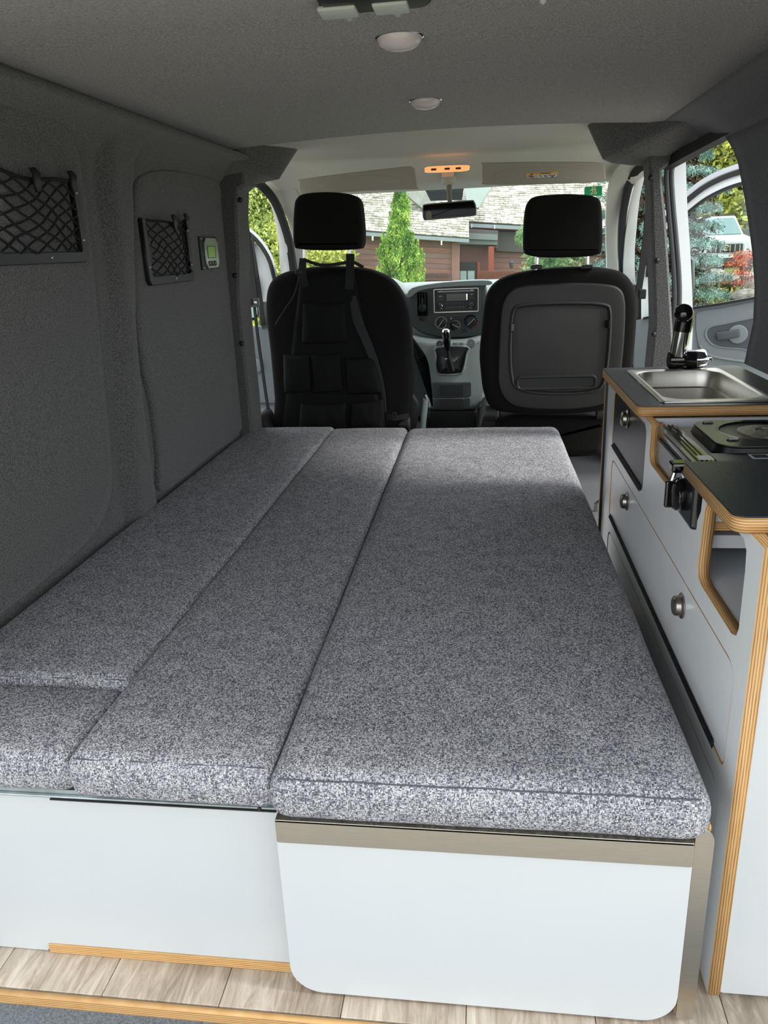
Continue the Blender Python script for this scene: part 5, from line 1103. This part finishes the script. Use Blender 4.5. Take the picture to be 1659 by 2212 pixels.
# blue spruce
def spruce():
    x, y, z0, h, r = 2.78, 14.0, gz(3.2, 14), 6.9, 1.16
    t = thing('blue_spruce', 'large blue-green spruce right of the van', 'tree', (x, y, z0)); pts = []; inner = []
    z = .45
    while z < h*.97:
        R = r*(1-z/h)**.8+.12; nb = int(11+R*6); ph = random.random()*6
        for k in range(nb):
            a = ph+2*math.pi*k/nb+random.uniform(-.15, .15); L = R*random.uniform(.82, 1.12); m = int(420*L+150)
            tt = RNG.uniform(.3, 1, m)**.7; side = RNG.normal(size=m)*.13*(1.15-tt); zz = z-.22*tt**1.5*R+.10*np.maximum(0, tt-.6)+RNG.normal(size=m)*.035
            X = np.stack([x+np.cos(a)*tt*L-np.sin(a)*side, y+np.sin(a)*tt*L+np.cos(a)*side, z0+zz], 1); pts.append(X)
            m2 = 70; tt = RNG.uniform(.0, .75, m2); inner.append(np.stack([x+np.cos(a)*tt*L+RNG.normal(size=m2)*.05, y+np.sin(a)*tt*L+RNG.normal(size=m2)*.05, z0+z-.2-.2*tt*R+RNG.normal(size=m2)*.1], 1))
        z += .26
    foliage(np.concatenate(pts), .017, 'needles', leaf_mat('blue_green_needles', (178, 204, 194), (66, 98, 92), (118, 152, 142), 6), t, 'stuff', asp=1.7, up=.4)
    foliage(np.concatenate(inner), .05, 'inner_twigs', leaf_mat('dead_twigs', (104, 84, 62), (48, 42, 34), None, 3), t, 'stuff', asp=3)
    MB().tube([(x, y, z0), (x, y, z0+h)], [.14, .02], 10).build('trunk', BARK, t, smooth=True)
spruce()
YG = leaf_mat('yellow_green_leaves', (222, 216, 112), (126, 142, 66), (180, 188, 90), 1.2)
YG2 = leaf_mat('golden_leaves', (248, 224, 104), (160, 164, 70), (214, 204, 88), 1.2)
DG = leaf_mat('mixed_green_leaves', (206, 216, 132), (118, 136, 76), (164, 182, 104), 1.0)
OL = leaf_mat('olive_leaves', (196, 200, 136), (120, 128, 84), (160, 168, 110), 1.0)
RD = leaf_mat('red_maple_leaves', (224, 140, 104), (160, 84, 62), (200, 108, 78), 5)
def P_at(px, py, y): p = at(px, py, y=y); return p.x
tree(P_at(1600, 400, 36), 36, .0, 12, 4.2, 40000, .11, YG, 'tall yellow-green tree behind the parked car')
tree(P_at(1570, 380, 42), 42, .0, 15, 4.5, 34000, .13, YG2, 'golden autumn tree beyond the spruce')
tree(P_at(1480, 380, 46), 46, .0, 13, 4.5, 24000, .15, DG, 'green tree hidden partly behind the blue spruce')
tree(P_at(1655, 450, 34), 34, .0, 9, 2.4, 30000, .09, OL, 'olive-green tree at the right edge of the door opening')
tree(P_at(1390, 450, 40), 40, .0, 12, 3.6, 20000, .14, OL, 'olive tree seen past the right windscreen pillar')
tree(P_at(575, 480, 24), 24, -.4, 9, 2.6, 70000, .05, DG, 'leafy green tree seen through the driver door')
tree(P_at(520, 430, 28), 28, -.4, 12, 3.2, 60000, .06, YG, 'yellow-green tree at the left of the driver door opening')
tree(P_at(628, 450, 30), 30, -.4, 11, 3.0, 30000, .09, OL, 'olive tree behind the front left pillar')
tree(P_at(470, 450, 26), 26, -.4, 11, 3.2, 24000, .09, DG, 'green tree mostly behind the left door post')
for px_, py_, yy, r_, lb_ in ((690, 590, 17, .9, 'low yellow-green shrub seen under the left headrest'), (615, 620, 16, .8, 'low yellow shrub left of the driver seat top')):
    p = at(px_, py_, y=yy); tree(p.x, yy, p.z-r_*1.2, r_*2.2, r_, 5000, .05, YG, lb_, name='shrub', trunk=False, blobs=16)
p = at(1215, 575, y=16); tree(p.x, 16, p.z-1.0, 1.9, .9, 5000, .05, leaf_mat('pale_shrub', (166, 196, 140), (96, 130, 92), (132, 168, 112), 3), 'pale green shrub seen under the right headrest', name='shrub', trunk=False, blobs=16)

# parked car
CY = 28.0; cb = at(1570, 592, y=CY-2); cb.x = at(1566, 535, y=CY-2).x; SZ = gz(cb.x, CY)+.30
CARP = mat('silver_white_paint', (176, 180, 180), rough=.3, coat=.3)
CR = thing('parked_car', 'white off-road car with roof rack parked beyond the spruce', 'car', (cb.x, CY, cb.z-.02))
zb = cb.z-.02; u = .93; hx_ = cb.x
def sec(y, z0_, z1_, w0, w1): return [(hx_-w0, y, z0_), (hx_-w0*1.0, y, (z0_+z1_)/2), (hx_-w1, y, z1_), (hx_+w1, y, z1_), (hx_+w0, y, (z0_+z1_)/2), (hx_+w0, y, z0_)]
mb = MB(); mb.rings([sec(CY-2.0, zb+.45, zb+.98, .78, .70), sec(CY-1.85, zb+.30, zb+1.08, .90, .80), sec(CY-1.0, zb+.28, zb+1.17, .93, .84), sec(CY+2.4, zb+.28, zb+1.2, .93, .85)]); mb.build('body', CARP, CR, smooth=True, bevel=.05, seg=3)
mb = MB(); mb.rings([[(hx_-.82, CY-1.0, zb+1.15), (hx_-.66, CY-.45, zb+1.74), (hx_+.66, CY-.45, zb+1.74), (hx_+.82, CY-1.0, zb+1.15)], [(hx_-.84, CY+2.2, zb+1.15), (hx_-.68, CY+2.1, zb+1.76), (hx_+.68, CY+2.1, zb+1.76), (hx_+.84, CY+2.2, zb+1.15)]]); mb.build('cabin', CARP, CR, bevel=.04, seg=3, smooth=True)
MB().rings([[(hx_-.74, CY-1.0, zb+1.19), (hx_-.60, CY-.53, zb+1.68), (hx_+.60, CY-.53, zb+1.68), (hx_+.74, CY-1.0, zb+1.19)], [(hx_-.74, CY-.93, zb+1.17), (hx_-.60, CY-.46, zb+1.66), (hx_+.60, CY-.46, zb+1.66), (hx_+.74, CY-.93, zb+1.17)]]).build('windscreen', mat('pale_windscreen', (110, 138, 138), .15), CR)
MB().box(hx_-.52, hx_+.52, CY-2.04, CY-1.98, zb+.66, zb+.90).build('grille', BLACKP, CR, bevel=.02)
for k in range(7): MB().box(hx_-.42+.14*k-.012, hx_-.42+.14*k+.012, CY-2.06, CY-2.03, zb+.68, zb+.88).build('grille_bar', NICKEL, CR)
em = [(.0, .0, .12, .08), (0, .0, .045, .075), (0, .03, .085, .035)]
EMB = MB()
for dx, dz, rx, rz in em: EMB.tube([(hx_+dx+rx*math.cos(a), CY-2.075, zb+.79+dz+rz*math.sin(a)) for a in [2*math.pi*k/20 for k in range(21)]], .010, 6)
EMB.build('emblem', CHROME, CR, smooth=True)
MB().box(hx_-.90, hx_+.90, CY-2.12, CY-1.85, zb+.34, zb+.58).build('bumper', MATC((70, 74, 76)), CR, bevel=.04)
pl_ = MB().box(hx_-.22, hx_+.22, CY-2.14, CY-2.12, zb+.50, zb+.61).build('number_plate', MATC((196, 204, 204)), CR)
for s in (-1, 1):
    mb = MB(); mb.rings([[(hx_+s*.56, CY-2.03, zb+.66), (hx_+s*.58, CY-2.03, zb+.88), (hx_+s*.84, CY-1.86, zb+1.0), (hx_+s*.90, CY-1.80, zb+.74)], [(hx_+s*.56, CY-1.9, zb+.66), (hx_+s*.58, CY-1.9, zb+.88), (hx_+s*.84, CY-1.7, zb+1.0), (hx_+s*.90, CY-1.7, zb+.74)]]); mb.build('headlight', mat('headlight_lens', (226, 230, 220), .1), CR, bevel=.01)
    MB().lathe((hx_+s*.98, CY-.8, zb+1.22), (0, 1, 0), [(.10, 0), (.12, .03), (.09, .12)], 14).build('wing_mirror', MATC((60, 62, 64)), CR, smooth=True)
    for yy in (-1.35, 1.5):
        wh = MB().lathe((hx_+s*.78, CY+yy, zb+.34), (s, 0, 0), [(.34, 0), (.36, .04), (.36, .16), (.32, .2)], 24).build('wheel', RUBBER, CR, smooth=True); MB().lathe((hx_+s*.97, CY+yy, zb+.34), (s, 0, 0), [(.2, 0), (.18, .02), (.05, .03)], 16).build('wheel_hub', NICKEL, wh, smooth=True)
    MB().box(hx_+s*.62-.02, hx_+s*.62+.02, CY-.2, CY+1.6, zb+1.77, zb+1.83).build('roof_rail', BLACKP, CR)
MB().box(hx_-.62, hx_+.30, CY-.35, CY+.9, zb+1.90, zb+1.95).build('roof_rack', CARP, CR, bevel=.01)
for dx in (-.5, .2): MB().cyl((hx_+dx, CY-.2, zb+1.75), (hx_+dx, CY-.2, zb+1.91), .02).build('rack_foot', BLACKP, CR)
# rocks, maple, bank
ROCK = mat('garden_rock', (150, 144, 134), .95, dark=(104, 100, 92), nscale=6, bump=.8, bscale=12)
import mathutils
def rock(px, py, y, rx, rz, label, seed):
    c = at(px, py, y=y); bm = bmesh.new(); bmesh.ops.create_icosphere(bm, subdivisions=3, radius=1)
    for v in bm.verts:
        k = 1+.28*mathutils.noise.noise(v.co*1.6+Vector((seed, 0, 0)))+.08*mathutils.noise.noise(v.co*5+Vector((seed, 3, 0))); v.co = Vector((v.co.x*rx*k, v.co.y*rx*.8*k, v.co.z*rz*k))
    me = bpy.data.meshes.new('rock'); bm.to_mesh(me); bm.free(); o = link('garden_rock', me, ROCK, None); o.location = c; tag(o, label, 'rock')
rock(1545, 606, 16.5, .45, .20, 'broad grey garden rock below the parked car', 1)
rock(1600, 603, 16.8, .5, .13, 'flat grey garden rock under the red maple', 7)
rock(1615, 642, 14.5, .32, .13, 'pale grey rock low at the right edge of the car door window', 4)
rock(1640, 625, 15.2, .35, .15, 'grey rock beside the pillar behind the red maple', 9)
mp_ = at(1615, 610, y=15.5); t = thing('red_maple', 'small red-leaved maple in front of the parked car', 'shrub', tuple(mp_))
pts = []; SB = MB()
for k in range(15):
    ang = random.uniform(-1, 1); ex_ = at(*random.choice([(1566, 572), (1580, 568), (1608, 548), (1608, 556), (1620, 560), (1590, 570), (1608, 578), (1626, 545), (1604, 590), (1622, 590), (1606, 612), (1584, 608), (1630, 570), (1630, 600)]), y=15.2+random.uniform(-.3, .4))
    m = 70; q = RNG.normal(size=(m, 3))*np.array([.12, .10, .022]); pts.append(np.array(ex_)+q)
    SB.tube([mp_-Vector((0, 0, .3)), mp_.lerp(ex_, .5)+Vector((0, 0, .08)), ex_], [.012, .008, .003], 5)
foliage(np.concatenate(pts), .026, 'leaves', RD, t, 'stuff', asp=1.8); SB.build('branches', BARK, t)
# low planting and grass tufts on the bank (uncountable)
def scatter(name, m, label, xr, yr, n, size, up, kind='stuff', zoff=.0, dens=None, hgt=.1):
    x = RNG.uniform(*xr, n); y = RNG.uniform(*yr, n); z = np.array([gz(a, b) for a, b in zip(x, y)])+np.abs(RNG.normal(size=n))*hgt+zoff
    o = foliage(np.stack([x, y, z], 1), size, name, m, None, kind, up=up, asp=3.2); tag(o, label, 'plants'); return o
scatter('lawn_grass', leaf_mat('grass_blades', (182, 196, 84), (104, 126, 48), (146, 164, 62), 2), 'uneven green grass beyond the open passenger door', (3.2, 8.2), (10.5, 16.5), 26000, .045, 1.5, hgt=.09)
scatter('ground_cover', leaf_mat('mixed_ground_cover', (180, 168, 84), (92, 104, 56), (136, 134, 66), 3), 'low mixed plants on the bank below the rocks', (3.6, 8.0), (14.0, 18.5), 20000, .05, .8, hgt=.16)
scatter('meadow_grass', leaf_mat('left_meadow', (196, 200, 80), (120, 140, 50), (160, 172, 64), 2), 'yellow-green grass left of the driver door', (-14, -3.5), (12, 24), 22000, .07, 1.5, hgt=.16)
